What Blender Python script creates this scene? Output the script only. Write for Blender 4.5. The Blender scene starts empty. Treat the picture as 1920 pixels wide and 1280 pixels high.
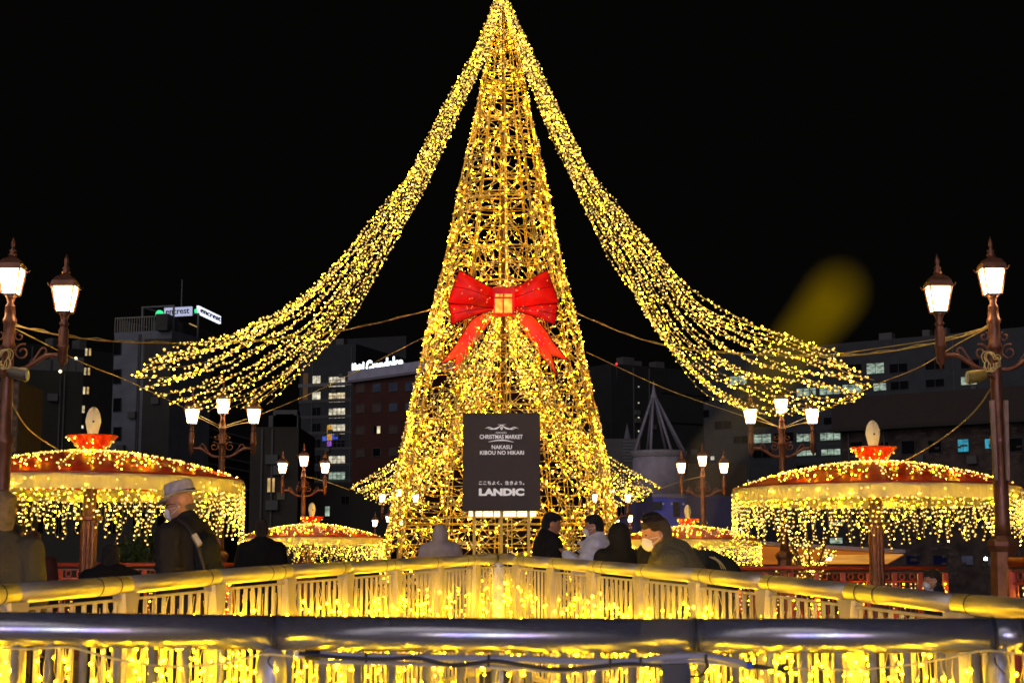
import bpy, bmesh, math, random
import numpy as np
from mathutils import Vector, Matrix, Euler
random.seed(7); rng = np.random.default_rng(7)
S = bpy.context.scene
COL = S.collection
R = math.radians
# ------------------------------------------------------------------ camera, world, sun, exposure
F, HOR, CAMZ = 3000.0, 1069.0, 1.30
TH = math.atan((HOR - 640) / F)
cam_d = bpy.data.cameras.new('camera'); cam = bpy.data.objects.new('camera', cam_d); COL.objects.link(cam)
cam.location = (0, 0, CAMZ); cam.rotation_euler = (math.pi / 2 + TH, 0, 0)
cam_d.sensor_width = 36; cam_d.lens = F / 1920 * 36; cam_d.clip_start = 0.05; cam_d.clip_end = 6000
cam_d.dof.use_dof = True; cam_d.dof.focus_distance = 16; cam_d.dof.aperture_fstop = 11
S.camera = cam
W = bpy.data.worlds.new('World'); S.world = W; W.use_nodes = True
wn = W.node_tree.nodes; wl = W.node_tree.links; wn.clear()
bg = wn.new('ShaderNodeBackground'); wo = wn.new('ShaderNodeOutputWorld')
bg.inputs[0].default_value = (0.30, 0.27, 0.24, 1); bg.inputs[1].default_value = 0.0055
wl.new(bg.outputs[0], wo.inputs[0])
sd = bpy.data.lights.new('night_glow_sun', 'SUN'); sd.energy = 0.95; sd.angle = R(80); sd.color = (1.0, 0.90, 0.93)
sun = bpy.data.objects.new('night_glow_sun', sd); COL.objects.link(sun); sun.rotation_euler = (R(81), 0, R(-22))
S.view_settings.view_transform = 'Standard'; S.view_settings.look = 'None'
S.view_settings.exposure = 0; S.view_settings.gamma = 1; S.view_settings.use_curve_mapping = False
S.cycles.use_denoising = True
S.cycles.max_bounces = 5; S.cycles.diffuse_bounces = 2; S.cycles.glossy_bounces = 3
S.cycles.transparent_max_bounces = 8; S.cycles.sample_clamp_indirect = 4; S.cycles.sample_clamp_direct = 0
S.cycles.use_light_tree = True; S.cycles.filter_width = 1.6

def P(px, py, d):
    """the point at forward distance d seen at photo pixel (px, py)"""
    u = (px - 960) / F; v = (640 - py) / F
    t = d / (math.cos(TH) - v * math.sin(TH))
    return Vector((u * t, d, CAMZ + t * (math.sin(TH) + v * math.cos(TH))))
def deck_z(y):
    return float(np.interp(y, [0, 3, 11, 28, 41, 53, 65, 90], [.05, .10, .28, .28, .18, -.08, -.55, -1.6]))

# ------------------------------------------------------------------ materials
def new_mat(name):
    m = bpy.data.materials.new(name); m.use_nodes = True
    return m, m.node_tree.nodes, m.node_tree.links
def mat(name, col, rough=.6, metal=0.0, var=.18, scale=6.0, bump=.0, bscale=40., spec=.5, transl=None, stretch=None, rvar=0.0):
    m, n, l = new_mat(name); b = n['Principled BSDF']
    b.inputs['Roughness'].default_value = rough; b.inputs['Metallic'].default_value = metal
    b.inputs['Specular IOR Level'].default_value = spec
    tc = n.new('ShaderNodeTexCoord'); mp = n.new('ShaderNodeMapping'); l.new(tc.outputs['Object'], mp.inputs[0])
    if stretch: mp.inputs['Scale'].default_value = stretch
    nz = n.new('ShaderNodeTexNoise'); nz.inputs['Scale'].default_value = scale; nz.inputs['Detail'].default_value = 6
    l.new(mp.outputs[0], nz.inputs['Vector'])
    rp = n.new('ShaderNodeValToRGB'); rp.color_ramp.elements[0].position = .3; rp.color_ramp.elements[1].position = .72
    rp.color_ramp.elements[0].color = tuple(c * (1 - var) for c in col) + (1,)
    rp.color_ramp.elements[1].color = tuple(min(1, c * (1 + var)) for c in col) + (1,)
    l.new(nz.outputs[0], rp.inputs[0]); l.new(rp.outputs[0], b.inputs['Base Color'])
    if rvar:
        mr = n.new('ShaderNodeMapRange'); mr.inputs[3].default_value = max(.03, rough - rvar); mr.inputs[4].default_value = min(1, rough + rvar)
        l.new(nz.outputs[0], mr.inputs[0]); l.new(mr.outputs[0], b.inputs['Roughness'])
    if bump:
        n2 = n.new('ShaderNodeTexNoise'); n2.inputs['Scale'].default_value = bscale; n2.inputs['Detail'].default_value = 5
        bp = n.new('ShaderNodeBump'); bp.inputs['Strength'].default_value = bump; bp.inputs['Distance'].default_value = .02
        l.new(mp.outputs[0], n2.inputs['Vector']); l.new(n2.outputs[0], bp.inputs['Height']); l.new(bp.outputs[0], b.inputs['Normal'])
    if transl:
        tr = n.new('ShaderNodeBsdfTranslucent'); mx = n.new('ShaderNodeMixShader'); mx.inputs[0].default_value = transl
        l.new(rp.outputs[0], tr.inputs[0]); l.new(b.outputs[0], mx.inputs[1]); l.new(tr.outputs[0], mx.inputs[2])
        l.new(mx.outputs[0], n['Material Output'].inputs[0])
    return m
def glow(name, col, st, var=0.0, scale=1.0, stretch=None, sampled=True):
    m, n, l = new_mat(name); n.remove(n['Principled BSDF'])
    e = n.new('ShaderNodeEmission'); e.inputs[0].default_value = col + (1,); e.inputs[1].default_value = st
    l.new(e.outputs[0], n['Material Output'].inputs[0])
    if var:
        tc = n.new('ShaderNodeTexCoord'); mp = n.new('ShaderNodeMapping'); l.new(tc.outputs['Object'], mp.inputs[0])
        if stretch: mp.inputs['Scale'].default_value = stretch
        nz = n.new('ShaderNodeTexNoise'); nz.inputs['Scale'].default_value = scale; nz.inputs['Detail'].default_value = 3
        l.new(mp.outputs[0], nz.inputs['Vector'])
        mr = n.new('ShaderNodeMapRange'); mr.inputs[1].default_value = .3; mr.inputs[2].default_value = .7
        mr.inputs[3].default_value = st * (1 - var); mr.inputs[4].default_value = st * (1 + var)
        l.new(nz.outputs[0], mr.inputs[0]); l.new(mr.outputs[0], e.inputs[1])
    if not sampled: m.cycles.emission_sampling = 'NONE'
    return m
def bulb_mat(name, core, edge, sc, se):
    """LED with its halo painted in: hot middle fading to an amber rim"""
    m, n, l = new_mat(name); n.remove(n['Principled BSDF'])
    lw = n.new('ShaderNodeLayerWeight'); lw.inputs[0].default_value = .5
    mr = n.new('ShaderNodeMapRange'); mr.inputs[1].default_value = .04; mr.inputs[2].default_value = .42
    m3 = n.new('ShaderNodeMapRange'); m3.inputs[1].default_value = .40; m3.inputs[2].default_value = .95; m3.inputs[3].default_value = se; m3.inputs[4].default_value = se*.16
    e1 = n.new('ShaderNodeEmission'); e1.inputs[0].default_value = core + (1,); e1.inputs[1].default_value = sc
    e2 = n.new('ShaderNodeEmission'); e2.inputs[0].default_value = edge + (1,); e2.inputs[1].default_value = se; l.new(lw.outputs['Facing'], m3.inputs[0]); l.new(m3.outputs[0], e2.inputs[1])
    mx = n.new('ShaderNodeMixShader')
    l.new(lw.outputs['Facing'], mr.inputs[0]); l.new(mr.outputs[0], mx.inputs[0])
    l.new(e1.outputs[0], mx.inputs[1]); l.new(e2.outputs[0], mx.inputs[2]); l.new(mx.outputs[0], n['Material Output'].inputs[0])
    return m
M = {}
M['bulb_net'] = bulb_mat('net_bulb', (1, .74, .22), (1, .46, .008), 2.0, 1.15)
M['hot_net'] = bulb_mat('net_bulb_bright', (1, .56, .014), (1, .46, .005), 90, 3.0)
M['bulb_tree'] = bulb_mat('tree_bulb', (1, .72, .28), (1, .42, .015), 1.9, 1.1)
M['hot_tree'] = bulb_mat('tree_bulb_bright', (1, .50, .009), (1, .42, .006), 260, 6)
M['bulb_umb'] = bulb_mat('icicle_bulb', (1, .76, .24), (1, .49, .010), 2.2, 1.2)
M['hot_umb'] = bulb_mat('icicle_bulb_bright', (1, .62, .010), (1, .52, .008), 150, 6)
M['bulb_rail'] = bulb_mat('railing_bulb', (1, .58, .0040), (1, .52, .002), 170, 45)
M['wire'] = mat('clear_wire', (.75, .62, .25), .35, .0)
M['wire_tree'] = mat('gold_wire', (.95, .66, .12), .4, .2)
M['gold'] = mat('gold_paint', (.95, .64, .10), .4, .1, .12, 8)
M['copper'] = mat('copper_brown_paint', (.23, .098, .055), .34, .45, .2, 12, .15, 60)
M['steel'] = mat('handrail_steel', (.50, .50, .53), .2, .8, .16, 5, .05, 120, stretch=(1, 6, 6), rvar=.05)
M['steel_v'] = mat('brushed_tube_steel', (.74, .71, .64), .42, .85, .14, 4, .04, 90, rvar=.08)
M['bal'] = mat('pale_grey_paint', (.55, .50, .44), .5, 0, .12, 8, .1, 50)
M['galv'] = mat('galvanised_steel', (.45, .45, .47), .45, .7, .3, 20, .2, 60)
M['dark'] = mat('black_rubber', (.02, .02, .02), .5)
M['conduit'] = mat('grey_conduit', (.36, .36, .38), .45)
M['blue'] = mat('blue_tape', (.03, .10, .6), .5)
M['deck'] = mat('deck_paving', (.16, .13, .10), .7, 0, .3, 3, .3, 30)
M['water'] = mat('dark_river', (.01, .013, .018), .08, 0, .1, 1, .6, 3)
M['red_paint'] = mat('red_balustrade_paint', (.42, .05, .025), .3, .1, .15, 8)
M['canopy'] = mat('red_canopy_fabric', (.72, .045, .012), .42, 0, .22, 5, .12, 30, transl=.25)
M['valance'] = mat('white_valance', (.80, .78, .72), .5, 0, .08, 10, transl=.62)
M['cream'] = mat('cream_panel', (.92, .88, .70), .55, 0, .06, 6)
M['sign'] = mat('charcoal_board', (.060, .046, .046), .55, 0, .06, 2)
M['letter'] = mat('pale_vinyl', (.9, .86, .84), .5, 0, .03)
M['glowletter'] = glow('brightened_lettering', (1, .86, .80), .62)  # glow given to the letters to brighten them, no light behind
M['skin'] = mat('skin', (.55, .27, .15), .5, 0, .1, 20, .05, 80)
def cloth(n, c, v=.15): return mat(n, c, .85, 0, v, 9, .35, 45, spec=.2)

# ------------------------------------------------------------------ mesh helpers
ICO = None
def _ico():
    global ICO
    if ICO is None:
        bm = bmesh.new(); bmesh.ops.create_icosphere(bm, subdivisions=1, radius=1)
        ICO = (np.array([v.co[:] for v in bm.verts]), np.array([[v.index for v in f.verts] for f in bm.faces])); bm.free()
    return ICO
class MB:
    def __init__(s): s.v = []; s.f = []; s.mi = []; s.n = 0; s.m = 0
    def add(s, v, f):
        s.v.append(np.asarray(v, float).reshape(-1, 3)); f = [tuple(int(i) + s.n for i in q) for q in f]
        s.f += f; s.mi += [s.m] * len(f); s.n += len(s.v[-1]); return s
    def box(s, lo, hi):
        x0, y0, z0 = lo; x1, y1, z1 = hi
        return s.add([(x0,y0,z0),(x1,y0,z0),(x1,y1,z0),(x0,y1,z0),(x0,y0,z1),(x1,y0,z1),(x1,y1,z1),(x0,y1,z1)],
                     [(0,3,2,1),(4,5,6,7),(0,1,5,4),(1,2,6,5),(2,3,7,6),(3,0,4,7)])
    def bar(s, a, b, w, h=None, up=(0, 0, 1)):
        a = Vector(a); b = Vector(b); h = h or w; d = (b - a).normalized(); up = Vector(up)
        if abs(d.dot(up)) > .98: up = Vector((0, 1, 0))
        x = d.cross(up).normalized() * (w / 2); y = x.cross(d).normalized() * (h / 2)
        vs = [a-x-y, a+x-y, a+x+y, a-x+y, b-x-y, b+x-y, b+x+y, b-x+y]
        return s.add([tuple(v) for v in vs], [(0,1,2,3),(7,6,5,4),(0,4,5,1),(1,5,6,2),(2,6,7,3),(3,7,4,0)])
    def tube(s, pts, r, n=8, cap=True, closed=False):
        P_ = [Vector(p) for p in pts]; k = len(P_); rs = r if hasattr(r, '__len__') else [r] * k; vs = []
        prev = None
        for i in range(k):
            if closed: t = (P_[(i+1) % k] - P_[i-1]).normalized()
            else: t = (P_[min(i+1, k-1)] - P_[max(i-1, 0)]).normalized()
            if prev is None:
                a = Vector((0, 0, 1)) if abs(t.z) < .9 else Vector((0, 1, 0)); x = t.cross(a).normalized()
            else:
                x = (prev - t * prev.dot(t)).normalized()
            prev = x; y = t.cross(x)
            for j in range(n):
                an = 2 * math.pi * j / n
                vs.append(tuple(P_[i] + (x * math.cos(an) + y * math.sin(an)) * rs[i]))
        fs = []
        for i in range(k if closed else k - 1):
            i2 = (i + 1) % k
            for j in range(n): fs.append((i*n+j, i*n+(j+1) % n, i2*n+(j+1) % n, i2*n+j))
        if cap and not closed: fs += [tuple(range(n-1, -1, -1)), tuple((k-1)*n+j for j in range(n))]
        return s.add(vs, fs)
    def lathe(s, prof, n=24, c=(0, 0, 0), sx=1., sy=1.):
        vs = []
        for r, z in prof:
            for j in range(n):
                a = 2*math.pi*j/n; vs.append((c[0]+r*math.cos(a)*sx, c[1]+r*math.sin(a)*sy, c[2]+z))
        fs = [(i*n+j, i*n+(j+1) % n, (i+1)*n+(j+1) % n, (i+1)*n+j) for i in range(len(prof)-1) for j in range(n)]
        fs += [tuple(range(n-1, -1, -1)), tuple((len(prof)-1)*n+j for j in range(n))]
        return s.add(vs, fs)
    def frustum(s, z0, h0, z1, h1, c=(0, 0)):
        q = [(-1,-1),(1,-1),(1,1),(-1,1)]
        vs = [(c[0]+a*h0, c[1]+b*h0, z0) for a, b in q] + [(c[0]+a*h1, c[1]+b*h1, z1) for a, b in q]
        return s.add(vs, [(0,3,2,1),(4,5,6,7),(0,1,5,4),(1,2,6,5),(2,3,7,6),(3,0,4,7)])
    def balls(s, pts, r):
        iv, jf = _ico(); pts = np.asarray(pts, float).reshape(-1, 3)
        if not len(pts): return s
        rr = np.broadcast_to(np.asarray(r, float), (len(pts),))
        v = (pts[:, None, :] + iv[None] * rr[:, None, None]).reshape(-1, 3)
        f = (jf[None] + (np.arange(len(pts)) * len(iv))[:, None, None]).reshape(-1, 3)
        return s.add(v, f.tolist())
    def two(s, pts, rr, share, m0, m1, small=.8):
        """bulbs of two brightnesses in one mesh"""
        pts = np.asarray(pts, float).reshape(-1, 3); rr = np.asarray(rr, float)
        if not len(pts): return s
        h = rng.random(len(pts)) < share; s.m = m0; s.balls(pts[~h], rr[~h]); s.m = m1; s.balls(pts[h], rr[h]*small); return s
    def build(s, name, mats, parent=None, smooth=False, loc=None, off=None):
        me = bpy.data.meshes.new(name); v = np.concatenate(s.v) if s.v else np.zeros((0, 3))
        o_ = Vector((0, 0, 0)); p = parent
        while p is not None: o_ = o_ + p.location; p = p.parent
        if loc is not None: o_ = Vector(loc)
        if off is not None: o_ = Vector(off)
        me.from_pydata((v - np.array(o_)).tolist(), [], s.f)
        for m_ in (mats if isinstance(mats, (list, tuple)) else [mats]): me.materials.append(m_)
        me.polygons.foreach_set('material_index', np.array(s.mi, dtype=np.int32))
        if smooth: me.polygons.foreach_set('use_smooth', np.ones(len(s.f), dtype=bool))
        me.update()
        o = bpy.data.objects.new(name, me); COL.objects.link(o)
        if parent: o.parent = parent
        if loc is not None: o.location = loc
        return o
def thing(name, label, cat, loc=(0, 0, 0), group=None, rotz=0):
    o = bpy.data.objects.new(name, None); COL.objects.link(o); o.location = loc; o.rotation_euler = (0, 0, rotz)
    o.empty_display_size = .2
    return tag(o, label, cat, group)
def tag(o, label, cat, group=None, kind=None):
    o['label'] = label; o['category'] = cat
    if group: o['group'] = group
    if kind: o['kind'] = kind
    return o
def struct(o): o['kind'] = 'structure'; return o
def stuff(o): o['kind'] = 'stuff'; return o
KIDS = {}
def copy_tree(o, parent=None):
    c = o.copy(); COL.objects.link(c); c.parent = parent
    for ch in KIDS.get(o.name, []): copy_tree(ch, c)
    return c
def register(root):
    for o in bpy.data.objects:
        if o.parent: KIDS.setdefault(o.parent.name, [])
    KIDS.clear()
    for o in bpy.data.objects:
        if o.parent: KIDS.setdefault(o.parent.name, []).append(o)
def child(o, name, parent, loc=(0, 0, 0), rotz=0):
    c = bpy.data.objects.new(name, o.data); COL.objects.link(c); c.parent = parent; c.location = loc; c.rotation_euler = (0, 0, rotz)
    return c
def text_mesh(s, size=1.0, extrude=.01, offset=0.0, align='CENTER', space=1.0):
    cu = bpy.data.curves.new('text', 'FONT'); cu.body = s; cu.size = size; cu.extrude = extrude; cu.offset = offset
    cu.align_x = align; cu.space_character = space; cu.resolution_u = 3
    o = bpy.data.objects.new('text', cu); COL.objects.link(o)
    me = bpy.data.meshes.new_from_object(o.evaluated_get(bpy.context.evaluated_depsgraph_get()))
    bpy.data.objects.remove(o); bpy.data.curves.remove(cu); return me
def put_text(s, name, width, height, m, parent, loc, rotz=0, extrude=.01, offset=0.0, thick=1.0, space=1.0):
    """lettering that fills width x height (centre at loc), standing upright, reading towards -Y"""
    me = text_mesh(s, 1.0, .5, offset, space=space)
    co = np.array([v.co[:] for v in me.vertices]); lo = co.min(0); hi = co.max(0)
    sx = width / (hi[0]-lo[0]); sy = height / (hi[1]-lo[1]); c = (lo+hi)/2
    new = np.stack([(co[:, 0]-c[0])*sx, -(co[:, 2]-c[2])/(max(1e-6, hi[2]-lo[2]))*extrude*2, (co[:, 1]-c[1])*sy], 1)
    me.vertices.foreach_set('co', new.ravel()); me.update(); me.name = name
    me.materials.clear(); me.materials.append(m)
    o = bpy.data.objects.new(name, me); COL.objects.link(o); o.parent = parent; o.location = loc; o.rotation_euler = (0, 0, rotz)
    return o
def spline(pts, n):
    """Catmull-Rom through points"""
    p = [Vector(q) for q in pts]; p = [p[0]*2-p[1]] + p + [p[-1]*2-p[-2]]; out = []; k = len(p) - 3
    for i in range(n):
        t = i / (n-1) * k; j = min(int(t), k-1); t -= j; a, b, c, d = p[j:j+4]
        out.append(.5*((2*b) + (c-a)*t + (2*a-5*b+4*c-d)*t*t + (3*b-a-3*c+d)*t**3))
    return out
def sag(a, b, s, n=14):
    a = Vector(a); b = Vector(b)
    return [a.lerp(b, i/(n-1)) - Vector((0, 0, s*4*(i/(n-1))*(1-i/(n-1)))) for i in range(n)]

# ------------------------------------------------------------------ ground, deck, river
g = MB().box((-1500, -400, -4.6), (1500, 3000, -4.0)).build('ground', mat('city_ground', (.05, .05, .05), .8, 0, .3, .05), None); struct(g)
w_ = MB().box((-300, 12, -3.996), (300, 130, -3.95)); struct(w_.build('river_water', M['water']))
ys = [-6, 3, 11, 20, 28, 41, 53, 65, 90]
mb = MB(); vs = []; fs = []
for i, y in enumerate(ys):
    z = deck_z(y); vs += [(-9, y, z), (9, y, z), (-9, y, z-.6), (9, y, z-.6)]
    if i: a = 4*(i-1); b = 4*i; fs += [(a, a+1, b+1, b), (a+2, b+2, b+3, a+3), (a, b, b+2, a+2), (a+1, a+3, b+3, b+1)]
fs += [(0, 2, 3, 1), (b, b+1, b+3, b+2)]
mb.add(vs, fs); struct(mb.build('bridge_deck', M['deck']))

# ------------------------------------------------------------------ buildings
class Facade:
    def __init__(s, name, label, pxl, dl, pxr, dr, ytop, thick, wallm, group=None, zb=-4.0, cat='building', ytop_px=None):
        s.A = Vector(((pxl-960)/F*dl/math.cos(TH)*math.cos(TH), dl, 0)); a = P(pxl, HOR-250, dl); b = P(pxr, HOR-250, dr)
        s.A = Vector((a.x, a.y, 0)); s.B = Vector((b.x, b.y, 0)); s.L = (s.B - s.A).length; s.u = (s.B - s.A).normalized()
        s.rot = math.atan2(s.u.y, s.u.x); s.zb = zb
        s.root = thing(name, label, cat, (s.A.x, s.A.y, zb), group, s.rot)
        s.H = s.sz(ytop_px or pxl, ytop)[1]; s.th = thick
        m = MB().box((0, 0, 0), (s.L, thick, s.H)); s.wall = s.loc(m, 'wall', wallm)
    def sz(s, px, py):
        o = Vector((0, 0, CAMZ)); d = P(px, py, 10) - o; nrm = Vector((-s.u.y, s.u.x, 0))
        t = (s.A - o).dot(nrm) / d.dot(nrm); q = o + d*t
        return ((q - s.A).dot(s.u), q.z - s.zb)
    def loc(s, mb, name, m, parent=None, smooth=False):
        o = mb.build(name, m, None, smooth); o.parent = parent or s.root; return o
    def rect(s, x0, y0, x1, y1):
        a = s.sz(x0, y0); b = s.sz(x1, y1); return min(a[0], b[0]), min(a[1], b[1]), max(a[0], b[0]), max(a[1], b[1])
    def panel(s, r, proud, depth, name, m, parent=None):
        a0, z0, a1, z1 = s.rect(*r); return s.loc(MB().box((a0, -proud, z0), (a1, -proud+depth, z1)), name, m, parent)
    def window(s, r, pane, frame, mull=1, trans=0):
        a0, z0, a1, z1 = s.rect(*r); t = (a1-a0)*.035; m = MB()
        m.box((a0-t, -.14, z0-t), (a1+t, .0-.002, z0)); m.box((a0-t, -.14, z1), (a1+t, -.002, z1+t))
        m.box((a0-t, -.12, z0), (a0, -.002, z1)); m.box((a1, -.12, z0), (a1+t, -.002, z1))
        for k in range(1, mull+1): x = a0+(a1-a0)*k/(mull+1); m.box((x-t*.4, -.09, z0), (x+t*.4, -.05, z1))
        for k in range(1, trans+1): z = z0+(z1-z0)*k/(trans+1)*1.35 if trans == 1 else z0+(z1-z0)*k/(trans+1); m.box((a0, -.088, z-t*.3), (a1, -.052, z+t*.3))
        w = s.loc(m, 'window', frame); s.loc(MB().box((a0, -.04, z0), (a1, -.004, z1)), 'pane', pane, w); return w
def wmat(n, c, st, v=.5, sc=1.2, stretch=None): return glow(n, c, st, v, sc, stretch, True)
LW = [wmat('lit_window_warm', (1, .80, .48), .75, .75, .9), wmat('lit_window_neutral', (1, .90, .66), .65, .8, 1.1),
      wmat('lit_window_office', (.66, .86, .68), .40, .9, .9, (1, 1, 2.5)), wmat('lit_window_yellow', (1, .62, .22), .6, .5, 1.5)]
DK = mat('dark_window_glass', (.006, .007, .009), .6, 0, .3, 1, spec=.05)
BLWIN = mat('blue_grey_glass', (.10, .12, .20), .3, 0, .5, .8)
FRM = mat('window_frame_dark', (.03, .03, .035), .5); FRML = mat('window_frame_pale', (.12, .12, .13), .5)
wall = lambda n, c, v=.2, sc=.6, b=.2: mat(n, c, .8, 0, v, sc, b, 4)

# slim pale tower with rooftop sign
Wg = wall('grey_plaster', (.15, .165, .20))
f = Facade('apartment_tower', 'slim blue grey tower with a railed roof terrace and a lit white rooftop sign', 208, 170, 316, 168, 624, 9, Wg)
for y0, y1 in ((641, 665), (693, 719), (747, 771), (801, 825), (850, 872), (898, 920)):
    f.window((214, y0, 227, y1), DK, FRM, 0)
f.panel((269, 624, 276, 905), .05, .04, 'recess_strip', mat('slot_grey', (.16, .16, .18), .8))
f.window((270, 641, 276, 680), LW[3], FRM, 0, 1)
for y in (612,):
    a0, z0, a1, z1 = f.rect(213, 597, 318, 622)
    fence_ = MB()
    for k in range(24):
        x = a0+(a1-a0)*k/23; fence_.box((x-.035, .3, z0-.02), (x+.035, .36, z1))
    for k in range(12): fence_.box((a0-.0+.001*k, .3+k*.55, z0-.02), (a0+.06, .36+k*.55, z1-.001))
    fence_.box((a0, .29, z1), (a1, .37, z1+.12)); fence_.box((a0, .37, z1), (a0+.08, 7, z1+.12))
    f.loc(fence_, 'roof_fence', mat('fence_pale', (.22, .2, .17), .6))
gt = MB(); a0, z0, a1, z1 = f.rect(261, 576, 318, 622)
for (x, y) in ((a0, .5), (a1, .5), (a0, 6), (a1, 6)): gt.box((x, y, z0), (x+.18, y+.18, z1))
gt.box((a0, .5, z1), (a1+.18, .68, z1+.15)); gt.box((a0, 6, z1), (a1+.18, 6.18, z1+.15)); gt.box((a0+.001, .68, z1), (a0+.18, 6, z1+.15))
f.loc(gt, 'roof_gantry', FRML)
a0, z0, a1, z1 = f.rect(318, 596, 352, 628)
# right-hand wing with the sign facing two ways
f2 = Facade('office_block', 'dark angled block beside the slim tower, glowing sign band on its roof', 316, 168, 470, 196, 632, 3, wall('shade_grey', (.04, .038, .035)), ytop_px=316)  # the tower's side away from the light, shade put into the wall colour
cb = f2.rect(316, 592, 416, 632); f2.loc(MB().box((cb[0], .1, cb[1]-1.5), (cb[2], 1.4, cb[3])), 'penthouse', wall('penthouse_wall', (.05, .045, .045)))
f2.panel((356, 607, 373, 613), -.05, .1, 'lit_slot', LW[3])
SG = glow('sign_white_blue', (.72, .76, 1.0), 1.7); GR = glow('sign_green', (.05, .9, .28), 1.3)
b1 = f2.panel((371, 573, 412, 607), .12, .25, 'sign_panel', SG)
a0, z0, a1, z1 = f2.rect(371, 573, 412, 607)
put_text('encrest', 'sign_lettering', (a1-a0)*.9, (z1-z0)*.55, mat('sign_dark_letters', (.02, .02, .05), .5), f2.root, ((a0+a1)/2, -.2, (z0+z1)/2), 0, .06, .004)
a0, z0, a1, z1 = f2.rect(357, 576, 371, 590)
o = MB().lathe([(.001, -.15), ((z1-z0)/2, -.1), ((z1-z0)/2, .1), (.001, .15)], 20).build('sign_disc', GR); o.parent = f2.root; o.location = ((a0+a1)/2, -.2, (z0+z1)/2); o.rotation_euler = (R(90), 0, 0)
a0, z0, a1, z1 = f.rect(301, 575, 352, 589)
o = f.loc(MB().box((a0, .8, z0), (a1, 1.0, z1)), 'sign_panel', glow('sign_white_dim', (.62, .66, .95), .75))
put_text('encrest', 'sign_lettering', (a1-a0)*.85, (z1-z0)*.55, bpy.data.materials['sign_dark_letters'], f.root, ((a0+a1)/2, .74, (z0+z1)/2), 0, .05, .004)
a0, z0, a1, z1 = f.rect(286, 580, 300, 594)
o = MB().lathe([(.001, -.15), ((z1-z0)/2, -.1), ((z1-z0)/2, .1), (.001, .15)], 20).build('sign_disc', GR); o.parent = f.root; o.location = ((a0+a1)/2, .7, (z0+z1)/2); o.rotation_euler = (R(90), 0, 0)
a0, z0, a1, z1 = f.rect(316, 515, 317.5, 578)
f.loc(MB().tube([(a0, 3, z0), (a0, 3, z1)], .07, 6), 'mast', FRML)
for k, (x0, y0, x1, y1) in enumerate([(330, 660, 420, 668), (340, 792, 470, 812), (340, 809, 470, 829), (340, 843, 470, 862), (340, 861, 470, 878), (340, 900, 470, 915)]):
    a0, z0, a1, z1 = f2.rect(x0, y0, x1, y1); f2.loc(MB().box((max(a0, .3), -.5, z0), (a1, -.003, z0+.14)), 'balcony_ledge', mat('ledge_grey', (.30, .31, .33), .6) if k == 0 else bpy.data.materials['ledge_grey'])
# black block at far left
f = Facade('tenement_block', 'black far left block with three small lit window pairs up one side', 20, 190, 208, 200, 640, 14, wall('near_black_wall', (.02, .02, .018)))
for (cx, cy) in ((164, 660), (162, 696), (160, 732)):
    f.window((cx-5, cy-7, cx-1, cy+7), LW[0], FRM, 0); f.window((cx+2, cy-7, cx+6, cy+7), LW[3], FRM, 0)
f.window((153, 760, 158, 774), LW[0], FRM, 0); f.window((152, 797, 156, 803), LW[1], FRM, 0)
for (x0, y0, x1, y1) in ((50, 700, 75, 740), (85, 700, 115, 740), (50, 760, 75, 800), (85, 760, 115, 800)): f.window((x0, y0, x1, y1), DK, FRM, 1)
f = Facade('warehouse_block', 'low windowless dark olive block in front of the far left tower', 40, 150, 152, 152, 692, 8, wall('dark_olive_wall', (.022, .022, .014)))
f.panel((52, 760, 70, 790), .04, .03, 'shutter', mat('shutter_dark', (.03, .03, .025), .7)); 
for (cx, cy) in ((114, 661), (142, 672), (113, 696)):
    q = P(cx, cy, 149); t = thing('wall_lamp', {661: 'highest small white lamp beside the far left street lantern', 672: 'small warm lamp right of the pair beside the far left lantern', 696: 'lower small white lamp under the far left lantern arm'}[cy], 'lamp', q)
    t2 = MB().balls([q], .16).build('bulb', glow('white_lamp%d' % cy, (1, .9, .6), 3), t, True); MB().tube([q+Vector((0, 0, -.1)), q+Vector((0, .6, -2.5))], .04, 6).build('bracket', FRM, t)
# brick pier, far left edge
brick_m = mat('brown_brick', (.17, .115, .085), .8, 0, .35, 5, .3, 20); mort = mat('brick_mortar', (.09, .075, .065), .9)
bd = 48.; a = P(-30, HOR, bd); b = P(21, HOR, bd); top = P(0, 715, bd).z
t = thing('brick_tower', 'narrow brown brick tower standing at the left edge behind the near lantern pole', 'tower', (a.x, bd, -4))
MB().box((a.x, bd, -4), (b.x, bd+2.5, top)).build('core', mort, t)
m1 = MB(); rows = int((top-1.3)/.16); bricks = MB().box((0, 0, 0), (.21, .05, .13)).build('brick', brick_m, t, off=(0, 0, 0)); bricks.location = (b.x-.25-a.x, -.02, 5.3)
n_b = 0
for r_ in range(rows):
    z = 1.3 + r_*.16
    for c_ in range(5):
        x = b.x - .24*(c_+1) + (.12 if r_ % 2 else 0)
        if x + .21 > b.x: continue
        if z > 3.6 and n_b < 150 and c_ < 3:
            o = child(bricks, 'brick', t, (x-a.x, -.03-random.random()*.015, z+4)); n_b += 1
        else: m1.box((x, bd-.03, z), (x+.21, bd+.02, z+.13))
stuff(m1.build('brickwork', brick_m, t))

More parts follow.
